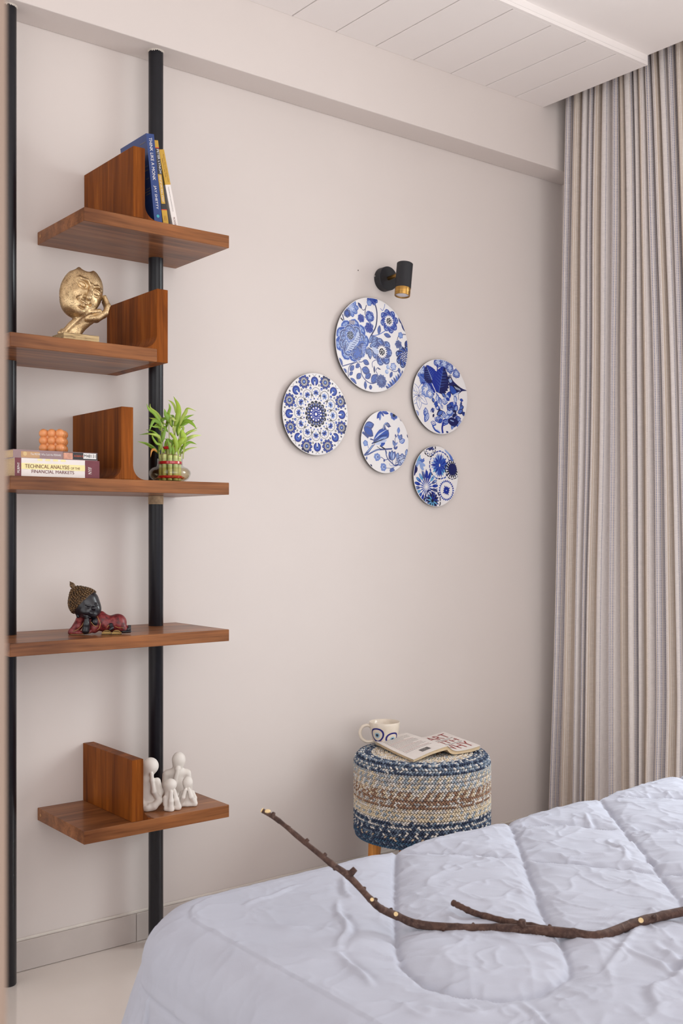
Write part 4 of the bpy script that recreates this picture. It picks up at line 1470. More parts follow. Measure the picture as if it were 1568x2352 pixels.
def art_bird_branch():
    A = Art(790, 1030, 660, 865, 0.07)
    U = A.U
    # branches
    A.S([(200, 1390), (330, 1360), (480, 1280), (600, 1240), (800, 1230), (980, 1220)], 0.052, SLATE)
    A.S([(250, 1385), (480, 1270), (640, 1245)], 0.016, LIGHT)
    A.S([(560, 1150), (680, 1240)], 0.018, INK)
    A.S([(640, 1130), (790, 1230)], 0.040, INK)
    A.S([(790, 1240), (820, 1400), (870, 1510), (1000, 1640), (1060, 1690)], 0.034, SLATE)
    A.S([(880, 1500), (780, 1520), (680, 1450), (610, 1460)], 0.022, SLATE)
    A.S([(1060, 1690), (940, 1690), (900, 1620)], 0.014, MID)
    A.S([(1050, 1720), (960, 1760), (860, 1750), (780, 1750)], 0.014, SLATE)
    A.S([(1060, 1690), (1090, 1560), (1110, 1430)], 0.020, SLATE)
    A.S([(1000, 1640), (970, 1500), (960, 1420)], 0.020, SLATE)
    A.S([(1060, 1170), (1070, 1060), (1060, 940), (1120, 860), (1150, 800)], 0.020, SLATE)
    A.S([(1150, 850), (1180, 960), (1190, 1040)], 0.016, SLATE)
    A.S([(1060, 1690), (1180, 1650)], 0.06, SLATE)
    A.S([(330, 1200), (300, 1060), (270, 1010)], 0.018, MID)
    A.S([(1400, 1360), (1300, 1450), (1200, 1560), (1100, 1610)], 0.028, SLATE)
    A.S([(170, 760), (330, 910)], 0.075, SLATE)
    # leaves
    for b, t, w, c in (((220, 620), (480, 550), .34, [SLATE, MID]), ((210, 630), (455, 870), .34, [SLATE, BLUE]), ((1150, 800), (1165, 620), .30, [MID, LIGHT]), ((1190, 1040), (1340, 970), .36, [MID, PALE]),
                       ((1190, 980), (1250, 820), .34, [SLATE, LIGHT]), ((1180, 960), (1150, 820), .26, [MID, LIGHT]), ((1080, 900), (1070, 810), .28, [SLATE, SLATE]), ((680, 180), (560, 390), .22, [DEEP, BLUE]), ((650, 230), (640, 440), .20, [BLUE, LIGHT]),
                       ((670, 190), (750, 330), .2, [BLUE, SLATE]), ((700, 190), (880, 250), .2, [DEEP, MID]), ((1060, 1160), (1000, 980), .26, [SLATE, LIGHT]), ((1060, 1130), (1130, 1040), .2, [MID, PALE]),
                       ((1060, 1240), (1030, 1150), .3, [SLATE, SLATE]), ((1060, 1240), (1130, 1150), .26, [SLATE, MID]), ((820, 1380), (810, 1260), .2, [SLATE, LIGHT]), ((780, 1510), (740, 1570), .4, [SLATE, MID]),
                       ((290, 1420), (270, 1520), .3, [SLATE, LIGHT]), ((380, 1640), (430, 1700), .3, [INK, DEEP]), ((1190, 380), (1280, 460), .22, [NAVY, DEEP]), ((1400, 820), (1440, 930), .22, [NAVY, NAVY])):
        A.Lf(b, t, w, c)
    A.flower(U(1030, 290), 0.17, 7, [BLUE, SLATE, MID], 0.3, rand=0.08, core=[INK])
    # magnolia buds
    for b, t, w, c in (((960, 1540), (900, 1290), .26, [SLATE, MID]), ((970, 1540), (980, 1260), .28, [SLATE, LIGHT]), ((990, 1540), (1060, 1290), .26, [SLATE, MID]), ((940, 1530), (890, 1400), .3, [SLATE, SLATE]), ((1000, 1520), (1030, 1330), .2, [LIGHT, PALE]),
                       ((1110, 1500), (1150, 1330), .34, [SLATE, LIGHT]), ((1370, 1410), (1400, 1230), .3, [SLATE, LIGHT])):
        A.Lf(b, t, w, c, False)
    A.flower(U(1250, 1530), 0.22, 7, [SLATE, PALE, PALE], 0.6, rand=0.1)
    A.S([(1180, 1560), (1280, 1500), (1330, 1480)], 0.016, INK)
    A.S([(1160, 1480), (1200, 1600), (1260, 1640)], 0.014, SLATE)
    A.flower(U(980, 1830), 0.12, 9, [SLATE, MID], 0.2, rand=0.1)
    for c in ((570, 1440), (740, 1720)):
        A.flower(U(*c), 0.14, 7, [MID, LIGHT, PALE], 2.4, rand=0.15)
        A.dot(U(c[0] + 10, c[1]), 0.03, SLATE)
    A.flower(U(250, 1060), 0.10, 5, [MID, LIGHT], 0.5)
    # bird: tail, body, wing, head
    A.P([(520, 1080), (420, 1120), (320, 1240), (210, 1370), (230, 1400), (330, 1330), (430, 1190)], SLATE)
    A.P([(490, 1090), (400, 1160), (290, 1300), (330, 1290), (430, 1170)], LIGHT)
    A.P([(520, 1010), (660, 1000), (820, 960), (800, 1030), (720, 1090), (600, 1110), (520, 1090)], PALE, True)
    A.P([(680, 1050), (780, 1050), (760, 1110), (690, 1160), (660, 1120)], BLUE, True)
    A.P([(740, 560), (790, 500), (850, 490), (900, 530), (925, 580), (955, 596), (915, 615), (880, 650), (880, 720), (895, 800), (880, 900), (820, 940), (700, 990), (560, 1030), (430, 1090), (420, 1060), (470, 1000), (370, 960), (400, 930), (480, 960), (520, 840), (620, 700), (710, 650)], SLATE, True)
    A.P([(470, 960), (520, 840), (620, 720), (720, 680), (840, 720), (880, 800), (860, 880), (740, 910), (600, 920)], BLUE, True)
    A.P([(560, 1000), (700, 900), (840, 890), (760, 950), (640, 1000), (450, 1070)], LIGHT, True)
    for k in range(9):
        A.S([(500 + 26 * k, 950 - 22 * k), (620 + 26 * k, 800 - 14 * k)], 0.013, PALE)
    for k in range(7):
        A.S([(600 + 34 * k, 900 - 4 * k), (660 + 30 * k, 850 - 8 * k)], 0.012, INK)
    for k in range(5):
        A.S([(470, 1050 + 6 * k), (760 - 20 * k, 935 + 12 * k)], 0.010, INK)
    A.P([(785, 545), (830, 600), (880, 640), (860, 700), (810, 660), (790, 600)], WHITE, True)
    A.ellipse(U(850, 560), 0.040, 0.030, 0, PALE)
    A.dot(U(850, 560), 0.022, INK)
    A.P([(915, 585), (957, 597), (912, 612)], INK)
    A.S([(770, 530), (830, 500)], 0.03, LIGHT)
    for k in range(7):
        A.S([(720 + 6 * k, 660 - 20 * k), (745 + 6 * k, 680 - 20 * k)], 0.012, PALE)
    return A

def art_bird_leaves():
    A = Art(460, 645, 400, 550, 0.105)
    U = A.U
    rnd = random.Random(9)
    # leaf crown at the top
    for c, r in (((420, 140), .17), ((510, 160), .18), ((590, 220), .16), ((690, 300), .15), ((180, 270), .2)):
        A.flower(U(*c), r, 6, [DEEP, LIGHT, PALE], rnd.random(), rand=0.15, rnd=rnd)
    # two large serrated leaves
    def serr(base, tip, wd, c0, c1, n=9):
        b, t = U(*base), U(*tip)
        d = t - b; L = np.hypot(*d); u = d / L; v = np.array([-u[1], u[0]])
        Ls, Rs = [], []
        for i in range(n + 1):
            s = i / n
            w = wd * sin(pi * min(1.0, 0.12 + 0.88 * s ** 0.8)) ** 0.8
            for e, q in ((0.0, 1.0), (0.45, 0.86)):
                Ls.append(b + u * L * min(1, s + e / n) + v * w * q)
                Rs.append(b + u * L * min(1, s + e / n) - v * w * q)
        A.poly(Ls + Rs[::-1], c0)
        A.poly([b] + Ls[1:-2] + [t], c1)
        A.stroke([b, t], 0.022, PALE if c0 is not NAVY else MID, taper=True)
        for i in range(2, n - 1):
            p = b + u * L * i / n
            for sg in (-1, 1):
                A.stroke([p, p + u * L * 0.11 + v * sg * wd * 0.75 * sin(pi * i / n)], 0.012, MID, taper=True)
    serr((385, 560), (150, 330), 0.27, BLUE, MID)
    serr((350, 440), (250, 190), 0.26, DEEP, NAVY)
    serr((430, 590), (500, 200), 0.33, NAVY, DEEP)
    serr((370, 600), (180, 440), 0.15, DEEP, NAVY)
    A.S([(410, 170), (410, 330)], 0.035, DEEP)
    A.S([(320, 440), (400, 600), (410, 690)], 0.032, BLUE)
    A.S([(330, 450), (395, 590)], 0.020, WHITE)
    # pale lily at the left
    c = U(145, 630)
    for k in range(7):
        a = 2 * pi * k / 7 + 0.3
        A.petal(c, a, 0.0, 0.36, 0.095, MID); A.petal(c, a, 0.0, 0.34, 0.083, WHITE)
        A.stroke([c, c + 0.28 * np.array([cos(a), sin(a)])], 0.012, LIGHT)
    for k in range(12):
        a = 2 * pi * k / 12
        A.stroke([c, c + 0.14 * np.array([cos(a), sin(a)])], 0.010, SLATE)
    for c_, r in (((250, 550), .19), ((300, 600), .14)):
        A.flower(U(*c_), r, 6, [MID, PALE, WHITE], rnd.random(), rand=0.12, rnd=rnd)
    # cluster of hydrangea petals
    for k in range(70):
        x = rnd.gauss(500, 150); y = rnd.uniform(640, 1050)
        if x < 230 or x > 800: continue
        a = rnd.uniform(0, 2 * pi)
        L = rnd.uniform(50, 105)
        cols = rnd.choice(([BLUE, PALE], [DEEP, LIGHT], [MID, WHITE], [NAVY, MID], [BLUE, WHITE], [DEEP, BLUE], [MID, PALE]))
        A.Lf((x, y), (x + L * cos(a), y + L * sin(a) * 1.2), 0.33, cols, k % 2 == 0)
    for k in range(10):
        x, y = rnd.uniform(340, 700), rnd.uniform(760, 1010)
        A.Lf((x, y), (x + rnd.uniform(-40, 40), y + rnd.uniform(20, 60)), 0.3, [INK, NAVY], False)
    for b, t in (((240, 800), (250, 960)), ((280, 880), (230, 1010)), ((110, 840), (140, 920)), ((210, 840), (240, 870)), ((760, 1000), (700, 1090)), ((700, 960), (640, 1100)), ((640, 1040), (620, 1130)), ((770, 900), (820, 880)), ((540, 1150), (575, 1190))):
        A.Lf(b, t, 0.3, rnd.choice(([BLUE, PALE], [NAVY, BLUE], [MID, LIGHT])))
    A.S([(500, 1020), (480, 1100), (490, 1180)], 0.06, DEEP)
    A.S([(340, 1060), (380, 1130), (450, 1170)], 0.05, BLUE)
    A.S([(400, 1120), (440, 1150), (470, 1190)], 0.028, PALE)
    A.P([(560, 980), (620, 950), (700, 990), (720, 1040), (640, 1080), (580, 1040)], NAVY, True)
    A.S([(600, 990), (650, 1010)], 0.03, LIGHT)
    # bird facing left
    A.P([(540, 375), (575, 345), (610, 350), (635, 400), (680, 450), (740, 500), (790, 530), (850, 555), (780, 562), (740, 590), (690, 620), (640, 622), (600, 580), (585, 500), (575, 420), (555, 390)], NAVY, True)
    A.P([(590, 480), (640, 500), (690, 580), (640, 605), (605, 570)], BLUE, True)
    A.P([(640, 470), (700, 480), (750, 530), (700, 545), (660, 520)], INK, True)
    for k in range(5): A.S([(660 + 18 * k, 490 + 8 * k), (690 + 16 * k, 535 + 6 * k)], 0.014, PALE)
    A.P([(570, 390), (605, 380), (625, 420), (600, 440), (580, 420)], LIGHT, True)
    A.dot(U(598, 380), 0.026, WHITE); A.dot(U(598, 380), 0.014, INK)
    A.P([(548, 352), (575, 372), (540, 386)], INK)
    A.P([(690, 590), (740, 570), (690, 625), (630, 625)], PALE, True)
    A.S([(722, 600), (722, 690)], 0.014, SLATE)
    A.S([(570, 340), (600, 325), (615, 345)], 0.02, NAVY)
    return A

def art_indigo():
    A = Art(400, 1810, 325, 438, 0.045)
    U = A.U
    pol = lambda r, a: np.array([r * cos(a), r * sin(a)])
    rnd = random.Random(13)
    def ring(c, r, n, cols, w=0.030):
        for k in range(n):
            a0, a1 = 2 * pi * k / n, 2 * pi * (k + 0.8) / n
            A.stroke([c + pol(r * rnd.uniform(.97, 1.03), a0), c + pol(r * rnd.uniform(.97, 1.05), (a0 + a1) / 2), c + pol(r * rnd.uniform(.97, 1.03), a1)], w * rnd.uniform(.6, 1.3), rnd.choice(cols))
    # big star flower
    c = U(450, 1650)
    for k in range(14):
        A.petal(c, 2 * pi * (k + .5) / 14, 0.08, 0.30, 0.055, rnd.choice([SKY, LIGHT, BLUE, SKY]))
    for k in range(14):
        a = 2 * pi * k / 14
        A.petal(c, a, 0.0, 0.40 if k % 7 in (0, 3, 4) else 0.33, 0.045, DEEP if k % 2 else BLUE)
    A.dot(c, 0.16, DEEP, 20)
    for k in range(10): A.petal(c, 2 * pi * k / 10, 0.05, 0.18, 0.022, BLUE)
    A.ellipse(c, 0.03, 0.055, 0, WHITE, 8)
    ring(c, 0.45, 22, [NAVY, DEEP, BLUE], 0.042)
    # lower left burst
    c = U(255, 1960)
    for k in range(18):
        a = 2 * pi * k / 18 + 0.1
        col = [DEEP, SLATE, SKY, BLUE][k % 4]
        A.ellipse(c + pol(0.40, a), 0.13, 0.055, a, col, 12)
        A.ellipse(c + pol(0.45, a), 0.06, 0.03, a, [BLUE, LIGHT, LIGHT, SKY][k % 4], 8)
        A.petal(c, a, 0.05, 0.26, 0.020, BLUE)
    A.petal(c, pi / 2, 0.1, 0.48, 0.06, DEEP)
    A.petal(c, pi / 2 + 0.35, 0.12, 0.44, 0.05, SLATE); A.petal(c, pi / 2 - 0.35, 0.12, 0.44, 0.05, DEEP)
    for k in range(18):
        a = 2 * pi * k / 18 + 0.27
        A.stroke([c + pol(0.06, a), c + pol(0.30, a)], 0.02, WHITE)
    # small ring right
    c = U(550, 2015)
    for k in range(26):
        a = 2 * pi * k / 26
        A.ellipse(c + pol(0.30, a), 0.05, 0.030, a, rnd.choice([DEEP, BLUE]), 8)
        A.ellipse(c + pol(0.255, a), 0.032, 0.020, a, WHITE, 8)
    for k in range(12):
        A.petal(c, 2 * pi * k / 12, 0.0, 0.19 if k % 3 == 1 else 0.15, 0.034, DEEP)
    A.dot(c, 0.11, DEEP, 16)
    A.dot(c, 0.016, WHITE, 8)
    # dark bloom at the right rim
    c = U(640, 1710)
    for k in range(18):
        A.petal(c, 2 * pi * k / 18, 0.0, 0.30, 0.05, INK if k % 3 else NAVY)
    for k in range(18):
        a = 2 * pi * (k + .5) / 18
        A.stroke([c + pol(0.20, a), c + pol(0.25, a)], 0.022, WHITE)
    A.dot(c, 0.19, NAVY, 18)
    ring(c, 0.32, 14, [INK, NAVY], 0.035)
    # dark bloom at the bottom
    c = U(345, 2160)
    for k in range(16):
        A.petal(c, 2 * pi * k / 16, 0.0, 0.30, 0.055, NAVY if k % 3 else SLATE)
    A.dot(c, 0.19, INK, 18)
    for k in range(9): A.petal(c, 2 * pi * k / 9 + .2, 0.05, 0.18, 0.028, rnd.choice([DEEP, SKY, SLATE]))
    ring(c, 0.36, 13, [INK, NAVY], 0.045)
    # top rim piece
    c = U(305, 1415)
    for k in range(12):
        A.petal(c, 2 * pi * k / 12, 0.0, 0.22, 0.045, NAVY if k % 2 else SLATE)
    for k in range(7): A.petal(c, -pi / 2 + (k - 3) * 0.35, 0.06, 0.13, 0.022, WHITE)
    ring(c, 0.25, 12, [INK], 0.04)
    # pale leaves at the upper left
    for x, y, a in ((160, 1560, 2.6), (190, 1590, 0.2), (200, 1640, -0.3), (150, 1610, 2.9), (190, 1680, -0.9), (120, 1650, -2.3), (150, 1540, 1.2)):
        A.ellipse(U(x, y), 0.13, 0.06, a, rnd.choice([LIGHT, SKY, MID]), 14)
    for x, y in ((95, 1690), (85, 1760), (110, 1720)):
        A.ellipse(U(x, y), 0.11, 0.06, 1.2, NAVY, 12)
    for x, y in ((220, 1560), (405, 1910), (410, 1990), (350, 1830)): A.dot(U(x, y), 0.022, DEEP, 8)
    for x, y, a in ((590, 1480, -.8), (620, 1540, -1.0), (560, 1450, -.6)):
        A.ellipse(U(x, y), 0.14, 0.055, a, rnd.choice([LIGHT, MID]), 12)
    return A

plate('largest round plate with blue peonies and vines, under the spotlight', 2.3694, 1.8409, 0.1625, art_peony())
plate('round plate with a blue mandala of dots and flowers, leftmost of the plates', 2.1259, 1.5869, 0.1355, art_mandala())
plate('small round plate with a blue songbird on a branch', 2.4258, 1.5107, 0.1088, art_bird_branch())
plate('round plate with big blue leaves, blossoms and a dark bird, nearest the curtain', 2.6893, 1.6879, 0.1360, art_bird_leaves())
plate('small round plate with indigo star-shaped blooms, lowest of the plates', 2.6668, 1.3992, 0.1095, art_indigo())

# ================================================================== BOOKS
def page_mat():
    k = NT('page_edge_paper')
    return k.set(color=k.ramp(k.noise(k.coord((900, 900, 900)), 1.0, 2), [(0.3, lin(176, 150, 116)), (0.7, lin(212, 188, 152))]), rough=0.9)
PAGES = page_mat()

def paperback(name, label, loc, rot, T, W, H, cov, group=None):
    """local frame: x thickness 0..T, y depth (spine at 0), z height"""
    t = thing(name, label, 'book', loc, rot, group)
    c = 0.0009
    m = MB()
    m.box(0, c, 0.0, W, 0, H)
    m.box(T - c, T, 0.0, W, 0, H)
    m.box(c, T - c, 0.0, c, 0, H)
    m.build('cover', cov, t)
    MB().box(c, T - c, c, W - 0.0015, 0.0012, H - 0.0012).build('page_block', PAGES, t)
    return t
def band(t, name, x0, x1, z0, z1, mat, y=-0.0003):
    MB().box(x0, x1, y, 0.0, z0, z1).build(name, mat, t)
def spine_down(t, s, x0, x1, z1, z0, mat, y=-0.0007):
    """lettering read top to bottom, between x0..x1 (letter foot at x0), from z1 down to z0"""
    lettering(s, (x0, y, z1), (0, 0, -1), (1, 0, 0), z1 - z0, x1 - x0, mat, t)

BLUEC = mat_plain('blue_card', (34, 62, 122), rough=0.4, var=0.06, scale=20, coat=0.2)
BLKC = mat_plain('black_card', (44, 42, 46), rough=0.45, var=0.05)
YELC = mat_plain('mustard_card', (196, 154, 54), rough=0.45, var=0.05)
REDL = mat_plain('red_line', (200, 60, 44), rough=0.5)
CREAMC = mat_plain('cream_card', (232, 224, 220), rough=0.5, var=0.03)
TEAL = mat_plain('teal_print', (60, 164, 176), rough=0.5)
BROWNI = mat_plain('brown_ink', (112, 66, 44), rough=0.6)
GREYI = mat_plain('grey_print', (108, 104, 108), rough=0.6)
MAROON = mat_plain('maroon_print', (110, 46, 58), rough=0.45, var=0.08, scale=60)

zt = 2.0267
b1 = paperback('paperback_book', 'dark blue paperback with white spine lettering, leaning against the upright panel', (1.3870, -0.2840, zt), (0, radians(-6.2), 0), 0.0235, 0.150, 0.2345, BLUEC)
spine_down(b1, 'THINK LIKE A MONK', 0.0065, 0.0155, 0.224, 0.112, WHITEP)
spine_down(b1, 'JAY SHETTY', 0.0065, 0.0155, 0.098, 0.036, WHITEP)
m = MB().tube([(0.0118, -0.0008, 0.0175), (0.0118, 0.0, 0.0175)], 0.0042, 20); m.build('publisher_mark', TEAL, b1)
for zz, ww in ((0.213, 0.03), (0.150, 0.02), (0.140, 0.035), (0.118, 0.014), (0.092, 0.02), (0.085, 0.03), (0.078, 0.022)):
    MB().box(-0.0004, 0.0, 0.008, 0.008 + ww, zz, zz + 0.0022).build('printed_line', GREYI, b1)
b2 = paperback('paperback_book', 'black and mustard paperback with a white author name, between the two other leaning books', (1.4155, -0.2800, zt), (0, radians(-8.4), 0), 0.0165, 0.135, 0.2235, BLKC)
band(b2, 'spine_band', 0.0, 0.0165, 0.205, 0.2235, YELC)
band(b2, 'spine_line', 0.0, 0.0165, 0.2025, 0.205, REDL)
band(b2, 'spine_band', 0.0025, 0.0140, 0.056, 0.134, YELC)
band(b2, 'spine_line', 0.0, 0.0165, 0.039, 0.0412, REDL)
band(b2, 'spine_band', 0.0, 0.0165, 0.0, 0.039, YELC)
spine_down(b2, 'PETER LYNCH', 0.0082, 0.0150, 0.200, 0.137, WHITEP)
spine_down(b2, 'WITH JOHN ROTHCHILD', 0.0040, 0.0060, 0.194, 0.152, GREYI)
spine_down(b2, 'ONE UP ON WALL STREET', 0.0055, 0.0110, 0.130, 0.060, CREAMC)
mk = MB()
for a, b, c, d in ((0.0055, 0.011, 0.012, 0.0125), (0.0055, 0.011, 0.023, 0.0235), (0.0055, 0.006, 0.012, 0.0235), (0.0105, 0.011, 0.012, 0.0235), (0.008, 0.0085, 0.015, 0.020)):
    mk.box(a, b, -0.0006, 0, c, d)
mk.build('publisher_mark', BROWNI, b2)
b3 = paperback('paperback_book', 'slim mustard and white paperback, rightmost of the leaning books', (1.4480, -0.2760, zt), (0, radians(-12.6), 0), 0.0165, 0.125, 0.2060, CREAMC)
MB().box(-0.0003, 0.0168, -0.0003, 0.1253, 0.113, 0.2063).build('cover_band', YELC, b3)
spine_down(b3, 'Before the coffee gets cold:', 0.0098, 0.0128, 0.193, 0.120, BROWNI)
spine_down(b3, 'Tales from the Cafe', 0.0048, 0.0078, 0.184, 0.133, BROWNI)
spine_down(b3, 'TOSHIKAZU KAWAGUCHI', 0.0072, 0.0096, 0.108, 0.042, GREYI)
spine_down(b3, 'PICADOR', 0.0050, 0.0105, 0.026, 0.004, MAROON)

# lying books on the long shelf: thickness up, spine to the room
def lying(name, label, x0, y, z, rz, T, W, H, cov):
    """local x (thickness) points up, local z (height) runs along +X of the shelf"""
    R_ = Matrix(((0, 0, 1), (0, 1, 0), (1, 0, 0)))      # columns: images of local axes (x->Z, y->Y, z->X)
    R_ = Matrix.Rotation(rz, 3, 'Z') @ R_
    t = paperback(name, label, (x0, y, z), (0, 0, 0), T, W, H, cov)
    # handed frame: mirror the depth by swapping height direction
    return t, R_

def flat_book(name, label, loc, rz, L, W, T, cov):
    """local frame: x along the spine, y depth (spine at y=0 faces -y), z thickness"""
    t = thing(name, label, 'book', loc, (0, 0, rz))
    c = 0.0010
    m = MB()
    m.box(0, L, 0, W, 0, c); m.box(0, L, 0, W, T - c, T); m.box(0, L, 0, c, c, T - c)
    m.build('cover', cov, t)
    MB().box(0.0018, L - 0.0018, c, W - 0.002, c, T - c).build('page_block', PAGES, t)
    return t
def fband(t, x0, x1, z0, z1, mat, name='spine_band', y=-0.0003):
    MB().box(x0, x1, y, 0.0002, z0, z1).build(name, mat, t)
def ftext(t, s, x0, x1, z0, z1, mat, y=-0.0008):
    lettering(s, (x0, y, z0), (1, 0, 0), (0, 0, 1), x1 - x0, z1 - z0, mat, t)
PALEY = mat_plain('pale_yellow_print', (240, 228, 168), rough=0.5)
DRED = mat_plain('dark_red_ink', (104, 36, 36), rough=0.5)
fb = flat_book('hardback_book', 'thick white and maroon finance book lying at the bottom of the stack under the candle', (1.0045, -0.2800, 1.3367), radians(0.0), 0.2250, 0.175, 0.0455, CREAMC)
fband(fb, 0.0, 0.0165, 0.0, 0.0455, MAROON)
fband(fb, 0.185, 0.225, 0.0, 0.0455, MAROON)
fband(fb, 0.0165, 0.185, 0.0180, 0.0330, PALEY)
for i in range(4):
    fband(fb, 0.058 + i * 0.0205, 0.071 + i * 0.0205, 0.0400, 0.0450, PALEY)
ftext(fb, 'TECHNICAL ANALYSIS', 0.026, 0.142, 0.0212, 0.0305, DRED)
ftext(fb, 'OF THE', 0.146, 0.171, 0.0212, 0.0270, DRED)
ftext(fb, 'FINANCIAL MARKETS', 0.043, 0.155, 0.0090, 0.0172, DRED)
lettering('MURPHY', (0.0125, -0.0008, 0.0080), (0, 0, 1), (-1, 0, 0), 0.026, 0.0065, CREAMC, fb)
lettering('NYIF', (0.2030, -0.0008, 0.0110), (0, 0, 1), (-1, 0, 0), 0.018, 0.0095, CREAMC, fb).rotation_euler = (0, 0, 0)
fm = flat_book('paperback_book', 'thin mauve paperback with a white number sticker, lying on the thick finance book', (1.0010, -0.2790, 1.3824), radians(0.6), 0.2245, 0.135, 0.0205, mat_plain('mauve_card', (146, 118, 120), rough=0.4, var=0.06, coat=0.3))
fband(fm, 0.020, 0.068, 0.001, 0.0165, mat_plain('tan_print', (190, 150, 110), 0.5))
fband(fm, 0.130, 0.224, 0.0015, 0.0195, BLKC)
fband(fm, 0.1305, 0.156, 0.0016, 0.0180, mat_plain('skin_print', (206, 150, 128), 0.5, var=0.2, scale=120), 'portrait_print', -0.0006)
MB().tube([(0.030, -0.0006, 0.0105), (0.030, 0, 0.0105)], 0.0052, 18).build('publisher_mark', mat_plain('gold_mark', (214, 184, 132), 0.5), fm)
ftext(fm, 'The MONK Who Sold His FERRARI', 0.044, 0.124, 0.0078, 0.0130, WHITEP)
ftext(fm, 'ROBIN SHARMA', 0.160, 0.205, 0.0080, 0.0130, mat_plain('orange_ink', (208, 96, 62), 0.5))
fband(fm, 0.1850, 0.2205, 0.0045, 0.0185, WHITEP, 'number_sticker', -0.0011)
lettering('M48131', (0.1865, -0.0015, 0.0075), (1, 0, 0), (0, 0, 1), 0.0325, 0.0085, mat_plain('sticker_ink', (40, 38, 40), 0.6), fm)

# ================================================================== BUBBLE CANDLE
def candle():
    k = NT('orange_wax')
    c = k.ramp(k.noise(k.coord(), 60), [(0.3, lin(224, 142, 84)), (0.7, lin(236, 164, 108))])
    k.b.inputs['Subsurface Radius'].default_value = (0.012, 0.006, 0.003)
    k.b.inputs['Subsurface Scale'].default_value = 0.6
    W = k.set(color=c, rough=0.35, sss=0.35, coat=0.2)
    z0 = 1.3824 + 0.0206
    t = thing('bubble_candle', 'orange bubble cube candle standing on the stacked books', 'candle', (1.137, -0.205, z0), (0, 0, radians(-36)))
    p, r = 0.0208, 0.0118
    MB().box(-p * 1.15, p * 1.15, -p * 1.15, p * 1.15, 0.004, 2 * p + r * 0.8).build('wax_core', W, t, bevel=0.002)
    me = MB().sphere((0, 0, 0), r, 22, 14).mesh('wax_bubble', W, smooth=True)
    for i in range(3):
        for j in range(3):
            for l in range(3):
                if i == 1 and j == 1 and l == 1: continue
                o = link('wax_bubble', me, t, ((i - 1) * p, (j - 1) * p, r + l * (p - 0.0022)))
                if l == 0: o.location.z = r - 0.0002
candle()

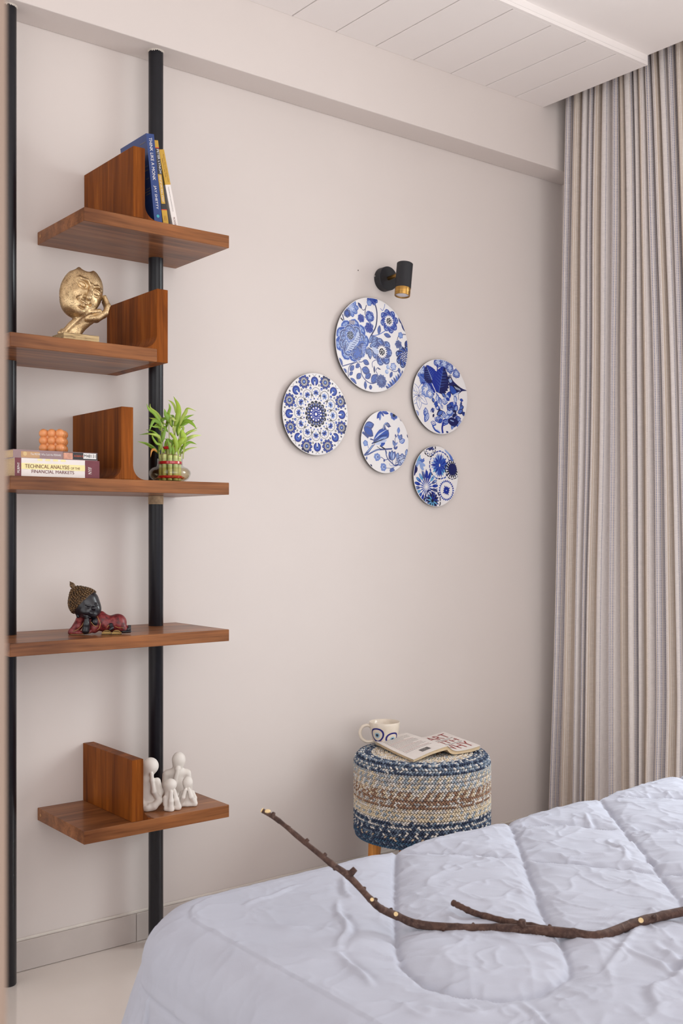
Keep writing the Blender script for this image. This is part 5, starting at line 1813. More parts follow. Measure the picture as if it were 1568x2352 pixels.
# ================================================================== LUCKY BAMBOO
def bamboo():
    cx, cy, z0 = 1.487, -0.188, 1.3366
    ph = atan2(cx, 2.857 + cy)
    t = thing('lucky_bamboo', 'green lucky bamboo plant tied with red ribbon in a round glass bowl', 'plant', (cx, cy, z0), (0, 0, -ph))
    def thin(name, tint, edge, rough):
        k = NT(name)
        lw = k.n('ShaderNodeLayerWeight')
        lw.inputs['Blend'].default_value = 0.5
        pw = k.n('ShaderNodeMath', operation='POWER')
        k.l(lw.outputs['Facing'], pw.inputs[0]); pw.inputs[1].default_value = 3.5
        fr = k.n('ShaderNodeMath', operation='MULTIPLY_ADD')
        k.l(pw.outputs[0], fr.inputs[0]); fr.inputs[1].default_value = edge; fr.inputs[2].default_value = 0.035
        tr = k.n('ShaderNodeBsdfTransparent')
        k.l(k.ramp(k.noise(k.coord(), 6), [(0.2, tint), (0.8, tuple(min(1, x * 1.02) for x in tint[:3]) + (1,))]), tr.inputs['Color'])
        gl = k.n('ShaderNodeBsdfGlossy')
        gl.inputs['Roughness'].default_value = rough
        mx = k.n('ShaderNodeMixShader')
        k.l(fr.outputs[0], mx.inputs[0]); k.l(tr.outputs[0], mx.inputs[1]); k.l(gl.outputs[0], mx.inputs[2])
        k.l(mx.outputs[0], k.t.nodes['Material Output'].inputs['Surface'])
        return k.m
    GL = thin('clear_glass', (0.95, 0.965, 0.955, 1), 0.40, 0.02)
    WA = thin('bowl_water', (0.96, 0.88, 0.74, 1), 0.25, 0.02)
    outp = [(0.030, 0.0), (0.040, 0.003), (0.052, 0.011), (0.0570, 0.0195), (0.0585, 0.0260), (0.0570, 0.0330), (0.0500, 0.0405), (0.0405, 0.0445), (0.0365, 0.0475), (0.0355, 0.055), (0.0355, 0.0670)]
    inn = [(r - 0.0018, z + (0.0016 if z < 0.02 else 0)) for r, z in outp][::-1]
    m = MB().lathe(outp + [(0.0346, 0.0676)] + inn + [(0.001, 0.0022)], 56)
    m.v = list(m.v)
    m.build('glass_bowl', GL, t, smooth=True)
    wp = [(0.001, 0.0030), (0.0270, 0.0030), (0.0372, 0.0058), (0.0492, 0.0132), (0.0543, 0.0205), (0.0558, 0.0262), (0.0545, 0.0325), (0.0478, 0.0392), (0.044, 0.0408), (0.001, 0.0408)]
    MB().lathe(wp, 48).build('water', WA, t, autosmooth=0.9)
    k = NT('bamboo_stalk')
    c = k.ramp(k.noise(k.coord((60, 60, 14)), 1.0), [(0.3, lin(176, 192, 104)), (0.7, lin(212, 220, 150))])
    ST = k.set(color=c, rough=0.4)
    NODE = mat_plain('stalk_node', (150, 126, 84), rough=0.7, var=0.2, scale=200)
    RED = mat_plain('red_ribbon', (206, 34, 44), rough=0.35, var=0.08, scale=120, coat=0.2)
    ROOT = mat_plain('orange_root', (196, 110, 42), rough=0.6, var=0.3, scale=300)
    rnd = random.Random(21)
    tops = []
    pos = [(0.0255 * cos(a), 0.0255 * sin(a)) for a in np.linspace(0.3, 2 * pi + 0.3, 10, endpoint=False)] + [(0.010 * cos(a), 0.010 * sin(a)) for a in (0.2, 2.3, 4.4)]
    for i, (x, y) in enumerate(pos):
        inner = i >= 10
        zt = 0.074 + rnd.uniform(-0.003, 0.006) if not inner else 0.108 + rnd.uniform(-0.006, 0.010)
        r = 0.0068
        pts = [(x, y, 0.006), (x, y, zt)]
        zs = [0.006, 0.030, 0.0312, 0.0324, 0.058, 0.0592, 0.0604, zt]
        rs = [r, r, r * 1.07, r, r * 0.98, r * 1.06, r * 0.98, r * 0.96]
        MB().tube([(x, y, z) for z in zs], rs, 12).build('stalk', ST, t, autosmooth=0.9)
        MB().tube([(x, y, zt - 0.0003), (x, y, zt + 0.0022)], [r * 0.97, r * 0.7], 12).build('stalk_end', NODE, t)
        tops.append((x, y, zt))
    def ribbon(R, z, h, name='ribbon'):
        MB().lathe([(R - 0.0005, z), (R + 0.0006, z + 0.0004), (R + 0.0008, z + h / 2), (R + 0.0006, z + h - 0.0004), (R - 0.0005, z + h)], 40).build(name, RED, t, smooth=True)
    ribbon(0.0328, 0.0515, 0.0082)
    ribbon(0.0333, 0.0120, 0.0075)
    ribbon(0.0185, 0.0935, 0.0080)
    for i in range(44):
        a = rnd.uniform(0, 2 * pi)
        r0 = rnd.uniform(0.02, 0.032)
        a1 = a + rnd.uniform(-0.8, 0.8)
        r1 = rnd.uniform(0.034, 0.045)
        zz = rnd.uniform(0.0065, 0.014)
        P = smooth_poly([(r0 * cos(a), r0 * sin(a), 0.012), (0.5 * (r0 * cos(a) + r1 * cos(a1)) + rnd.uniform(-.005, .005), 0.5 * (r0 * sin(a) + r1 * sin(a1)), zz + 0.004), (r1 * cos(a1), r1 * sin(a1), max(zz, 0.0098) + 0.002)], 4)
        MB().tube(P, 0.0007, 5).build('root', ROOT, t, smooth=True)
    for i in range(5):
        a = 2 * pi * i / 5
        pass
    # leaves: each a folded blade along its own arc
    k = NT('leaf_green')
    at = k.n('ShaderNodeAttribute', attribute_name='Col')
    vein = k.noise(k.coord((300, 300, 40)), 1.0, 2)
    c = k.mix(1.0, at.outputs['Color'], k.ramp(vein, [(0.3, (0.86, 0.9, 0.8, 1)), (0.7, (1.08, 1.05, 1.0, 1))]), 'MULTIPLY')
    k.b.inputs['Transmission Weight'].default_value = 0.0
    LF = k.set(color=c, rough=0.35, spec=0.5, sss=0.0)
    YEL = lin(206, 140, 60)[:3]
    def leaf(path, wd, twist, col, wnorm):
        P = [Vector(p) for p in smooth_poly(path, 5)]
        n = len(P)
        v, f, cc = [], [], []
        for i, p in enumerate(P):
            s = i / (n - 1)
            tg = (P[min(i + 1, n - 1)] - P[max(i - 1, 0)]).normalized()
            side = tg.cross(Vector(wnorm))
            if side.length < 1e-4: side = Vector((1, 0, 0))
            side.normalize()
            up = side.cross(tg).normalized()
            sd = side * cos(twist * s) + up * sin(twist * s)
            un = up * cos(twist * s) - side * sin(twist * s)
            w = wd * max(0.02, (sin(pi * min(1, 0.06 + 0.94 * s ** 0.85)) ** 0.9))
            v += [p - sd * w + un * w * 0.16, p, p + sd * w + un * w * 0.16]
            br = 0.82 + 0.36 * s
            cc += [tuple(x * br for x in col)] * 3
        for i in range(n - 1):
            for q in range(2):
                a = i * 3 + q
                f.append((a, a + 1, a + 4, a + 3))
        o = link('leaf', make_mesh('leaf', [tuple(p) for p in v], f, LF, smooth=True, cols=np.array(cc)), t)
        o.modifiers.new('thickness', 'SOLIDIFY').thickness = 0.0003
    # local metres from the picture plane of the plant: x right, z up (s = crop px -> m)
    s = 0.0001196
    X = lambda x: (x - 690) * s
    Zf = lambda y: (2200 - y) * s
    G = [lin(*c)[:3] for c in ((166, 198, 66), (142, 184, 60), (182, 208, 96), (126, 168, 58), (196, 214, 124))]
    # (path in drawing px with depth in mm, width px, twist, colour)
    data = [
        ([(800, 880, -4), (880, 640, -6), (880, 400, -2), (770, 165, 6)], 62, 0.5, 0), ([(820, 560, 4), (800, 420, 6), (740, 310, 10), (640, 240, 16)], 28, 0.3, 2),
        ([(910, 860, -6), (970, 700, -12), (1050, 560, -16), (1110, 470, -20), (1300, 535, -26)], 44, 0.5, 2), ([(930, 860, 0), (1010, 780, -8), (1110, 760, -16), (1220, 840, -24), (1310, 965, -28)], 48, -0.4, 1),
        ([(480, 880, -4), (430, 740, -10), (340, 600, -14), (210, 500, -16), (155, 370, -18)], 40, 0.3, 1), ([(560, 820, 6), (480, 700, 8), (380, 560, 12), (240, 440, 14), (230, 335, 14)], 32, 0.5, 2),
        ([(480, 900, -8), (420, 800, -16), (320, 770, -22), (260, 880, -26), (215, 1030, -28)], 42, 0.4, 3), ([(520, 960, -2), (420, 900, -8), (320, 900, -12), (200, 865, -16)], 26, 0.3, 1),
        ([(690, 820, -10), (640, 690, -14), (590, 600, -16), (560, 480, -18)], 58, 0.2, 3), ([(650, 720, 4), (650, 600, 6), (690, 440, 8), (660, 320, 10)], 36, 0.4, 1),
        ([(440, 1480, -14), (470, 1330, -16), (380, 1290, -18), (290, 1150, -20), (285, 1050, -20)], 30, 0.3, 1), ([(480, 1260, -16), (430, 1140, -20), (320, 1090, -24), (165, 1080, -28)], 34, 0.5, 2),
        ([(500, 1300, -14), (470, 1190, -18), (380, 1070, -20), (290, 1005, -22)], 24, 0.2, 1), ([(520, 1250, -18), (530, 1120, -20), (560, 1010, -20), (590, 920, -20)], 46, 0.3, 3),
        ([(700, 1560, -26), (700, 1420, -26), (660, 1290, -26), (620, 1150, -26)], 34, 0.3, 3), ([(820, 1500, -24), (840, 1330, -28), (790, 1150, -30), (690, 1040, -34)], 46, 0.4, 0),
        ([(870, 1420, -20), (910, 1290, -26), (980, 1200, -28), (1050, 1150, -28)], 66, 0.3, 0), ([(990, 1300, -10), (1010, 1160, -12), (980, 1040, -12), (950, 940, -12)], 66, 0.2, 0),
        ([(880, 1560, -16), (880, 1420, -20), (960, 1300, -26), (1110, 1245, -32)], 30, 0.5, 2), ([(1000, 1540, -4), (1020, 1330, -8), (1040, 1240, -10), (1090, 1115, -12)], 30, 0.4, 0),
        ([(1000, 1150, -4), (1060, 1060, -8), (1160, 990, -12), (1345, 905, -18)], 26, 0.5, 2), ([(790, 1110, -2), (800, 900, -2), (820, 700, -2), (840, 520, -2)], 34, 0.4, 4),
        ([(870, 1100, 8), (860, 900, 8), (900, 760, 8), (860, 580, 8)], 44, 0.4, 1), ([(770, 900, 10), (720, 800, 8), (760, 640, 10), (700, 600, 10)], 46, 0.5, 3),
        ([(640, 1000, 12), (560, 900, 12), (440, 820, 14), (690, 820, 10)], 40, 0.4, 1), ([(470, 760, 2), (520, 720, 0), (580, 700, 0), (660, 760, 0)], 40, 0.2, 3),
        ([(690, 760, -14), (740, 700, -16), (800, 750, -18), (860, 745, -20)], 34, 0.6, 4), ([(750, 1400, 6), (740, 1300, 6), (700, 1210, 6), (560, 1160, 8)], 44, 0.3, 3),
        ([(900, 1520, 4), (940, 1440, 4), (960, 1400, 4), (1040, 1380, 2)], 24, 0.3, 1), ([(760, 1560, -20), (770, 1450, -22), (760, 1350, -24), (820, 1280, -26)], 30, 0.3, 1),
        ([(420, 1500, 0), (440, 1380, 0), (470, 1260, 0), (440, 1180, 0)], 26, 0.3, 3), ([(990, 1000, 8), (1000, 900, 10), (960, 880, 10), (900, 930, 10)], 30, 0.5, 2),
    ]
    def L3(p):
        return (X(p[0]), p[2] * 0.001, Zf(p[1]))
    for path, wd, tw, ci in data:
        leaf([L3(p) for p in path], wd * s, tw, G[ci], (0.15, -1, 0.25))
    rl = random.Random(77)
    for i in range(30):
        bx, by = rl.uniform(430, 1000), rl.uniform(850, 1560)
        dx = (bx - 700) / 300 + rl.uniform(-0.9, 0.9)
        ln = rl.uniform(230, 400)
        dep = rl.uniform(-22, 24)
        up_ = rl.uniform(0.45, 1.0)
        p0 = (bx, by, dep)
        p1 = (bx + dx * ln * 0.25, by - ln * 0.4 * up_, dep + rl.uniform(-4, 4))
        p2 = (bx + dx * ln * 0.55, by - ln * 0.7 * up_, dep + rl.uniform(-8, 8))
        p3 = (bx + dx * ln * 0.95, by - ln * (0.85 if i % 3 else 0.5) * up_, dep + rl.uniform(-10, 10))
        leaf([L3(p) for p in (p0, p1, p2, p3)], rl.uniform(24, 44) * s, rl.uniform(-0.6, 0.6), G[i % 5], (rl.uniform(-.3, .3), -1, 0.25))
    leaf([L3(p) for p in ((400, 1500, -20), (330, 1440, -26), (270, 1480, -30), (245, 1630, -32))], 28 * s, 0.4, YEL, (0.3, -1, 0.1))
    # leaf shoots rising from the stalks
    for a, b, r in (((500, 1600, -18), (500, 880, -8), 14), ((700, 1640, -25), (710, 1300, -24), 13), ((820, 1640, -24), (800, 880, -4), 15), ((880, 1640, -14), (910, 860, -6), 16), ((990, 1640, -4), (1000, 1150, -8), 13), ((440, 1640, -10), (430, 1400, -10), 12), ((670, 1500, 8), (660, 800, 8), 14), ((940, 1640, 6), (940, 1000, 6), 12)):
        P0, P1 = L3(a), L3(b)
        mid = ((P0[0] + P1[0]) / 2 + 0.001, (P0[1] + P1[1]) / 2, (P0[2] + P1[2]) / 2)
        MB().tube([P0, mid, P1], [r * s * 1.1, r * s, r * s * 0.7], 9).build('shoot', ST, t, smooth=True)
bamboo()

# ================================================================== GOLDEN FACE SCULPTURE
def golden_face():
    k = NT('antique_gold')
    v = k.coord()
    n1 = k.noise(v, 0.6, 4, 0.65)
    n2 = k.noise(v, 5.0, 5, 0.68)
    pit = k.ramp(n2, [(0.36, (0.0, 0.0, 0.0, 1)), (0.46, (1, 1, 1, 1))])
    c = k.ramp(n1, [(0.3, lin(176, 146, 106)), (0.7, lin(230, 202, 158))])
    c = k.mix(pit, lin(62, 46, 40), c)
    k.bump(n2, 0.12, 0.002)
    G = k.set(color=c, rough=0.36, metal=0.82)
    # local units: 1 = 100 drawing px of the figure study; x right, z up, -y towards the viewer
    U_ = 0.01196 * 0.985
    ph = radians(20)
    t = thing('golden_face_sculpture', 'golden sculpture of a smiling face resting on a hand', 'sculpture', (1.1975, -0.205, 1.6868))
    bw, bd, bh = 0.0985 / 2, 0.0375, 0.0262
    kb = NT('gold_plinth')
    nn = kb.noise(kb.coord((30, 200, 500)), 1.0, 3)
    GP = kb.set(color=kb.ramp(nn, [(0.3, lin(96, 78, 60)), (0.45, lin(186, 160, 118)), (0.75, lin(206, 182, 140))]), rough=0.45, metal=0.6)
    MB().box(-bw, bw, -bd, bd, 0, bh).build('plinth', GP, t, bevel=0.0012)
    yaw, roll = radians(25), radians(24)
    cy_, sy_, cr, sr = cos(yaw), sin(yaw), cos(roll), sin(roll)
    FC = (7.55, 0.0, -6.45)
    def to_face(P):
        x, y, z = P[0] - FC[0], P[1] - FC[1], P[2] - FC[2]
        # undo roll (clockwise in the picture), then yaw (turned to the viewer's right)
        x1, z1 = x * cr - z * sr, x * sr + z * cr
        a = x1 * cy_ + y * sy_
        yy = -x1 * sy_ + y * cy_
        return [a, yy, z1]
    def field(P):
        Q = to_face(P)
        d = ell(Q, (0, 0, 0.2), (4.95, 3.7, 5.75))
        d = smin(d, ell(Q, (0, -0.9, -3.7), (2.9, 2.7, 2.0)), 1.6)                 # jaw and chin
        d = smin(d, ell(Q, (0, -2.45, -4.35), (1.15, 1.0, 0.85)), 0.8)
        for sg in (-1, 1):
            d = smin(d, ell(Q, (sg * 2.2, -2.2, -1.3), (1.5, 1.2, 1.5)), 1.0)       # cheeks
            d = smin(d, chain(Q, [(sg * 0.55, -3.75, 1.75), (sg * 1.5, -3.55, 2.35), (sg * 2.9, -2.7, 2.15), (sg * 3.6, -1.9, 1.5)], [0.34, 0.32, 0.28, 0.2], 0.4), 0.45)   # brow
            d = smax(d, -ell(Q, (sg * 1.85, -4.0, 1.1), (1.35, 1.15, 0.85)), 0.45)   # socket
            d = smin(d, ell(Q, (sg * 1.85, -2.85, 1.0), (1.2, 0.62, 0.78)), 0.15)      # closed lid
            d = smax(d, -chain(Q, [(sg * 0.85, -3.4, 0.80), (sg * 1.7, -3.45, 0.38), (sg * 2.5, -3.2, 0.55), (sg * 3.2, -2.75, 1.0)], [0.14, 0.20, 0.18, 0.08], 0.1), 0.14)   # lash line
        d = smin(d, chain(Q, [(0, -3.65, 2.0), (0, -4.0, 1.0), (0, -4.45, -0.2), (0, -4.75, -1.05)], [0.40, 0.45, 0.56, 0.70], 0.4), 0.35)   # nose
        for sg in (-1, 1):
            d = smin(d, ell(Q, (sg * 0.62, -4.05, -1.15), (0.48, 0.5, 0.40)), 0.25)
            d = smax(d, -ell(Q, (sg * 0.36, -4.6, -1.55), (0.22, 0.3, 0.22)), 0.12)
        d = smax(d, -chain(Q, [(-1.75, -3.3, -2.05), (-0.9, -3.85, -2.62), (0, -4.0, -2.76), (0.9, -3.85, -2.62), (1.75, -3.3, -2.05)], [0.18, 0.22, 0.22, 0.22, 0.18], 0.1), 0.2)
        d = smin(d, chain(Q, [(-1.2, -3.45, -2.2), (-0.4, -3.92, -2.32), (0, -3.95, -2.42), (0.4, -3.92, -2.32), (1.2, -3.45, -2.2)], [0.12, 0.27, 0.25, 0.27, 0.12], 0.15), 0.16)
        d = smin(d, chain(Q, [(-1.0, -3.4, -2.75), (0, -3.82, -3.08), (1.0, -3.4, -2.75)], [0.14, 0.36, 0.14], 0.2), 0.2)
        d = smax(d, -ell(Q, (0, -3.75, -3.62), (1.0, 0.4, 0.22)), 0.3)
        for sg in (-1, 1):
            d = smax(d, -chain(Q, [(sg * 1.0, -3.9, -1.2), (sg * 1.75, -3.3, -2.0)], [0.10, 0.16], 0.1), 0.35)
        # broken crown and hollow back of the mask
        d = smax(d, -ell(P, (8.85, -1.0, -0.75), (1.4, 6.0, 1.30)), 0.5)
        d = smax(d, -ell(P, (12.7, -1.0, -1.5), (1.2, 6.0, 1.4)), 0.5)
        d = smax(d, -ell(P, (5.0, -1.0, -0.9), (1.6, 6.0, 1.0)), 0.4)
        d = smax(d, -ell(P, (10.6, -1.0, -0.55), (0.7, 6.0, 0.8)), 0.3)
        d = smax(d, Q[1] - 0.5, 0.3)
        d = smax(d, -ell(Q, (0, 1.4, 0.1), (3.7, 3.0, 4.6)), 0.3)
        # hand and forearm
        y0 = 0.6
        h = chain(P, [(5.4, y0, -16.4), (6.2, y0, -14.6), (7.6, y0, -12.9), (9.3, y0, -11.9)], [2.1, 1.75, 1.65, 1.5], 0.8)
        h = smax(h, -(P[2] + 16.35), 0.25)
        h = smin(h, chain(P, [(3.9, y0 - 1.6, -15.7), (5.6, y0 - 1.5, -13.9), (7.4, y0 - 1.7, -12.2), (9.6, y0 - 2.0, -10.8), (11.6, y0 - 2.0, -10.45)], [0.75, 0.85, 0.85, 0.65, 0.45], 0.3), 0.45)  # thumb ridge
        h = smax(h, -chain(P, [(5.0, y0 - 2.6, -15.6), (6.6, y0 - 2.5, -14.0), (8.2, y0 - 2.5, -12.5), (9.6, y0 - 2.6, -11.6)], [0.25, 0.3, 0.3, 0.2], 0.2), 0.5)
        for j, (dy, lift, ln) in enumerate(((-1.7, 0.0, 0.0), (-0.6, 0.05, 0.35), (0.5, 0.1, 0.2), (1.5, 0.15, -0.4))):
            h = smin(h, chain(P, [(8.8, y0 + dy * 0.9, -12.2 + lift), (11.2, y0 + dy, -11.9 + lift), (12.9, y0 + dy, -10.7), (13.45, y0 + dy, -9.1), (12.75, y0 + dy * 0.9, -7.15 - 0.15 * j + ln * 0.5)], [0.72, 0.72, 0.62, 0.56, 0.42], 0.25), 0.30)
        h = smin(h, chain(P, [(2.9, y0 - 1.3, -15.75), (3.6, y0 - 1.0, -15.2), (4.4, y0 - 0.5, -15.3)], [0.42, 0.5, 0.5], 0.3), 0.3)
        return smin(d, h, 0.35)
    # support: the hand's root sinks into the plinth top
    rootz = -16.25
    def fn(P): return field(P)
    o = sculpt('face_and_hand', fn, (1.4, -6.2, -17.2), (15.0, 3.4, -0.4), 150, G, t)
    o.scale = (U_,) * 3
    o.rotation_euler = (0, 0, -ph)
    ox, oz = 6.6 * U_, rootz * U_
    o.location = (-ox * cos(ph) + 0.002, ox * sin(ph) * 1.0, bh - oz - 0.0015)
golden_face()

# ================================================================== RECLINING CHILD MONK
def monk():
    s = 0.0127      # metres per 100 drawing px
    cx, cy, z0 = 1.268, -0.198, 0.9272
    ph = atan2(cx, 2.857 + cy)
    t = thing('monk_figurine', 'small black and red figurine of a reclining child monk reading a golden book', 'figurine', (cx, cy, z0), (0, 0, -ph + radians(0)))
    SKIN = mat_plain('black_resin', (22, 22, 30), rough=0.32, var=0.15, scale=60, coat=0.2)
    k = NT('red_robe')
    v = k.coord()
    c = k.ramp(k.noise(v, 90.0, 4), [(0.35, lin(70, 26, 28)), (0.5, lin(122, 34, 40)), (0.7, lin(146, 74, 70))])
    ROBE = k.set(color=c, rough=0.42)
    k = NT('bronze_curls')
    c = k.ramp(k.noise(k.coord(), 220, 2), [(0.35, lin(50, 38, 32)), (0.65, lin(126, 96, 62))])
    CURL = k.set(color=c, rough=0.45, metal=0.4)
    GOLD = mat_plain('gold_trim', (184, 146, 88), rough=0.4, metal=0.6, var=0.25, scale=250)
    PX, PZ_ = 8.2, -11.75          # drawing origin: centre of the base
    def to(p): return (p[0] - PX, p[1], -p[2] - PZ_)
    T_ = lambda x, d, y: (x / 100 - PX, d, -y / 100 - PZ_)
    # head: forward-right facing, tilted
    HC = T_(5.55, 0, 0)
    cx0, cz0 = 5.15 - PX, -5.15 - PZ_      # skull
    hx, hz = 5.55 - PX, -5.75 - PZ_       # face
    def head(P):
        d = ell(P, (cx0, 0, cz0), (3.1, 2.75, 3.0))
        d = smin(d, ell(P, (hx + 0.7, -0.6, hz - 0.7), (2.4, 2.1, 2.0)), 0.8)
        d = smin(d, ell(P, (hx + 2.05, -1.15, hz - 0.75), (0.85, 1.0, 0.95)), 0.35)       # far cheek
        d = smin(d, ell(P, (hx + 0.05, -2.15, hz - 1.1), (1.1, 0.85, 0.85)), 0.35)        # near cheek
        d = smin(d, ell(P, (hx + 1.45, -1.9, hz - 1.85), (0.75, 0.65, 0.55)), 0.5)      # chin
        d = smin(d, ell(P, (hx + 1.5, -2.7, hz - 0.42), (0.42, 0.5, 0.34)), 0.2)     # nose
        d = smax(d, -chain(P, [(hx - 0.1, -2.75, hz + 0.1), (hx + 0.4, -2.8, hz - 0.2), (hx + 0.95, -2.75, hz + 0.0)], [0.12, 0.20, 0.12], 0.1), 0.15)
        d = smin(d, ell(P, (hx + 0.42, -2.45, hz + 0.12), (0.55, 0.35, 0.3)), 0.12)
        d = smin(d, ell(P, (hx + 1.85, -2.1, hz + 0.35), (0.4, 0.35, 0.26)), 0.12)
        d = smax(d, -chain(P, [(hx + 1.6, -2.55, hz + 0.15), (hx + 1.9, -2.35, hz + 0.05), (hx + 2.25, -2.0, hz + 0.25)], [0.10, 0.16, 0.10], 0.1), 0.12)
        d = smax(d, -chain(P, [(hx + 0.85, -2.75, hz - 1.1), (hx + 1.35, -2.75, hz - 1.32), (hx + 1.75, -2.45, hz - 1.15)], [0.10, 0.18, 0.10], 0.1), 0.12)
        d = smin(d, chain(P, [(hx + 1.0, -2.6, hz - 1.55), (hx + 1.6, -2.5, hz - 1.55)], [0.16, 0.14], 0.1), 0.15)
        d = smin(d, chain(P, [(hx - 1.9, -0.9, hz - 1.2), (hx - 1.65, -1.0, hz - 2.2)], [0.42, 0.35], 0.2), 0.15)   # ear
        # neck
        d = smin(d, cap(P, (hx + 0.8, 0.2, hz - 1.8), (7.2 - PX, 0.3, -8.7 - PZ_), 1.1, 1.2), 0.5)
        return d
    sculpt('head', head, (hx - 3.9, -3.6, hz - 4.0), (hx + 3.4, 3.2, hz + 4.0), 84, SKIN, t, s / 1.0 * 1.0)
    # curls over the scalp (upper-left of a slanting hairline)
    base = MB().sphere((0, 0, 0), 1.0, 8, 6)
    V, F = [], []
    n = 520
    ga = pi * (3 - sqrt(5))
    ctr = np.array([cx0, 0.0, cz0])
    nrm = np.array([-0.70, 0.16, 0.70]); nrm /= np.linalg.norm(nrm)
    for i in range(n):
        zz = 1 - 2 * (i + 0.5) / n
        rr = sqrt(1 - zz * zz)
        d = np.array([rr * cos(ga * i), rr * sin(ga * i), zz])
        if d @ nrm < 0.02: continue
        # bump at the crown
        crown = max(0, d @ np.array([-0.55, 0, 0.835]))
        rad = np.array([3.1, 2.75, 3.0]) * (1.0 + 0.24 * crown ** 10)
        p = ctr + d * rad
        if p[2] < hz - 1.9: continue
        V += [tuple((p + np.array(q) * 0.245 + d * 0.08) * s) for q in base.v]
        F += [tuple(a + len(V) - len(base.v) for a in q) for q in base.f]
    o = link('hair_curls', make_mesh('hair_curls', V, F, CURL, smooth=True), t)
    o['kind'] = 'stuff'
    def cap_hair(P):
        d = ell(P, (cx0, 0, cz0), (3.13, 2.78, 3.03))
        d = smin(d, ell(P, (cx0 - 1.6, 0, cz0 + 2.5), (1.0, 1.0, 0.8)), 0.9)
        return smax(d, -((P[0] - cx0) * nrm[0] + P[1] * nrm[1] + (P[2] - cz0) * nrm[2] + 0.02), 0.05)
    sculpt('hair_cap', cap_hair, (hx - 4.0, -3.2, hz - 3.2), (hx + 3.4, 3.2, hz + 4.6), 60, CURL, t, s)
    # flame-shaped topknot
    def knot(P):
        a, b = T_(300, 0, 195), T_(222, 0, 70)
        d = chain(P, [a, T_(268, 0, 145), b], [0.50, 0.46, 0.06], 0.3)
        for j in (-1, 0, 1):
            d = smax(d, -chain(P, [T_(300 + j * 22, -0.55, 200), T_(268 + j * 24, -0.52, 140), T_(228, -0.2, 80)], [0.05, 0.06, 0.02], 0.05), 0.08)
        return d
    sculpt('topknot', knot, T_(170, -0.9, 260), T_(370, 0.9, 40), 44, CURL, t, s)
    # robe: torso, sleeve, hip, with folds
    def robe(P):
        d = chain(P, [T_(700, 0.2, 900), T_(850, 0.3, 920), T_(1000, 0.3, 980), T_(1180, 0.2, 960)], [1.25, 1.75, 1.5, 1.75], 0.9)
        d = smin(d, ell(P, T_(1205, 0.1, 945), (1.75, 1.7, 1.75)), 0.7)                     # hip
        d = smin(d, chain(P, [T_(1250, -0.6, 1000), T_(1330, -0.7, 1080), T_(1400, -0.5, 1060)], [1.0, 0.7, 0.5], 0.4), 0.5)
        d = smin(d, ell(P, T_(860, 0.3, 790), (0.75, 0.8, 0.9)), 0.5)                       # far shoulder
        d = smin(d, chain(P, [T_(430, 0.3, 880), T_(380, -0.4, 1000), T_(260, -0.7, 1100)], [0.95, 0.9, 0.65], 0.5), 0.5)   # near sleeve
        d = smin(d, chain(P, [T_(230, -0.8, 1135), T_(420, -1.1, 1140), T_(620, -1.0, 1120)], [0.46, 0.42, 0.40], 0.3), 0.4)
        d = smin(d, ell(P, T_(720, -0.5, 1040), (1.0, 1.0, 1.15)), 0.5)
        for x0, y0, x1, y1 in ((830, 790, 850, 1080), (890, 800, 960, 1040), (950, 860, 1060, 990), (1090, 830, 1150, 1010), (300, 1050, 480, 940), (700, 980, 780, 1080)):
            d = smax(d, -chain(P, [T_(x0, -1.75, y0), T_((x0 + x1) / 2 + 15, -2.0, (y0 + y1) / 2), T_(x1, -1.75, y1)], [0.16, 0.30, 0.16], 0.2), 0.25)
        return smax(d, -(P[2] - 0.02), 0.05)
    sculpt('robe', robe, T_(130, -3.0, 1195), T_(1500, 2.6, 640), 110, ROBE, t, s)
    # propping forearm and hand on the cheek
    def arm(P):
        d = chain(P, [T_(545, -1.75, 1085), T_(560, -1.9, 950), T_(575, -1.95, 830)], [0.78, 0.62, 0.48], 0.3)
        d = smin(d, ell(P, T_(550, -2.1, 770), (0.65, 0.42, 0.62)), 0.3)
        for j, (x, y) in enumerate(((470, 720), (490, 690), (515, 675), (545, 670))):
            d = smin(d, cap(P, T_(520 + 12 * j, -2.35, 770), T_(x, -2.35, y), 0.16, 0.12), 0.08)
        d = smin(d, chain(P, [T_(600, -2.35, 790), T_(635, -2.5, 810)], [0.16, 0.12], 0.1), 0.1)
        return smax(d, -(P[2] - 0.03), 0.05)
    sculpt('propping_arm', arm, T_(420, -3.2, 1190), T_(720, -0.8, 620), 60, SKIN, t, s)
    def hand(P):
        return smax(chain(P, [T_(1060, -1.7, 980), T_(1080, -2.2, 1040), T_(1040, -2.5, 1065)], [0.45, 0.36, 0.24], 0.2), -(P[2] - 0.03), 0.05)
    sculpt('reaching_hand', hand, T_(980, -3.2, 1150), T_(1180, -1.0, 900), 36, SKIN, t, s)
    def foot(P):
        d = chain(P, [T_(1320, -0.8, 1110), T_(1400, -0.9, 1095), T_(1440, -1.0, 1060)], [0.42, 0.42, 0.34], 0.2)
        for j in range(5):
            d = smin(d, cap(P, T_(1425 + 4 * j, -1.0 - 0.05 * j, 1010 + 22 * j), T_(1462, -1.1 - 0.05 * j, 1005 + 24 * j), 0.17, 0.13), 0.06)
        d = smin(d, chain(P, [T_(1300, -1.3, 1130), T_(1450, -1.5, 1125)], [0.3, 0.3], 0.2), 0.15)
        return smax(d, -(P[2] - 0.02), 0.05)
    sculpt('feet', foot, T_(1240, -2.2, 1195), T_(1500, 0.2, 960), 56, SKIN, t, s)
    # chest panel with gilt neckline
    def chest(P):
        d = ell(P, T_(735, -1.0, 915), (0.85, 0.7, 0.95))
        return d
    sculpt('chest', chest, T_(620, -2.0, 1040), T_(860, 0.2, 790), 36, SKIN, t, s)
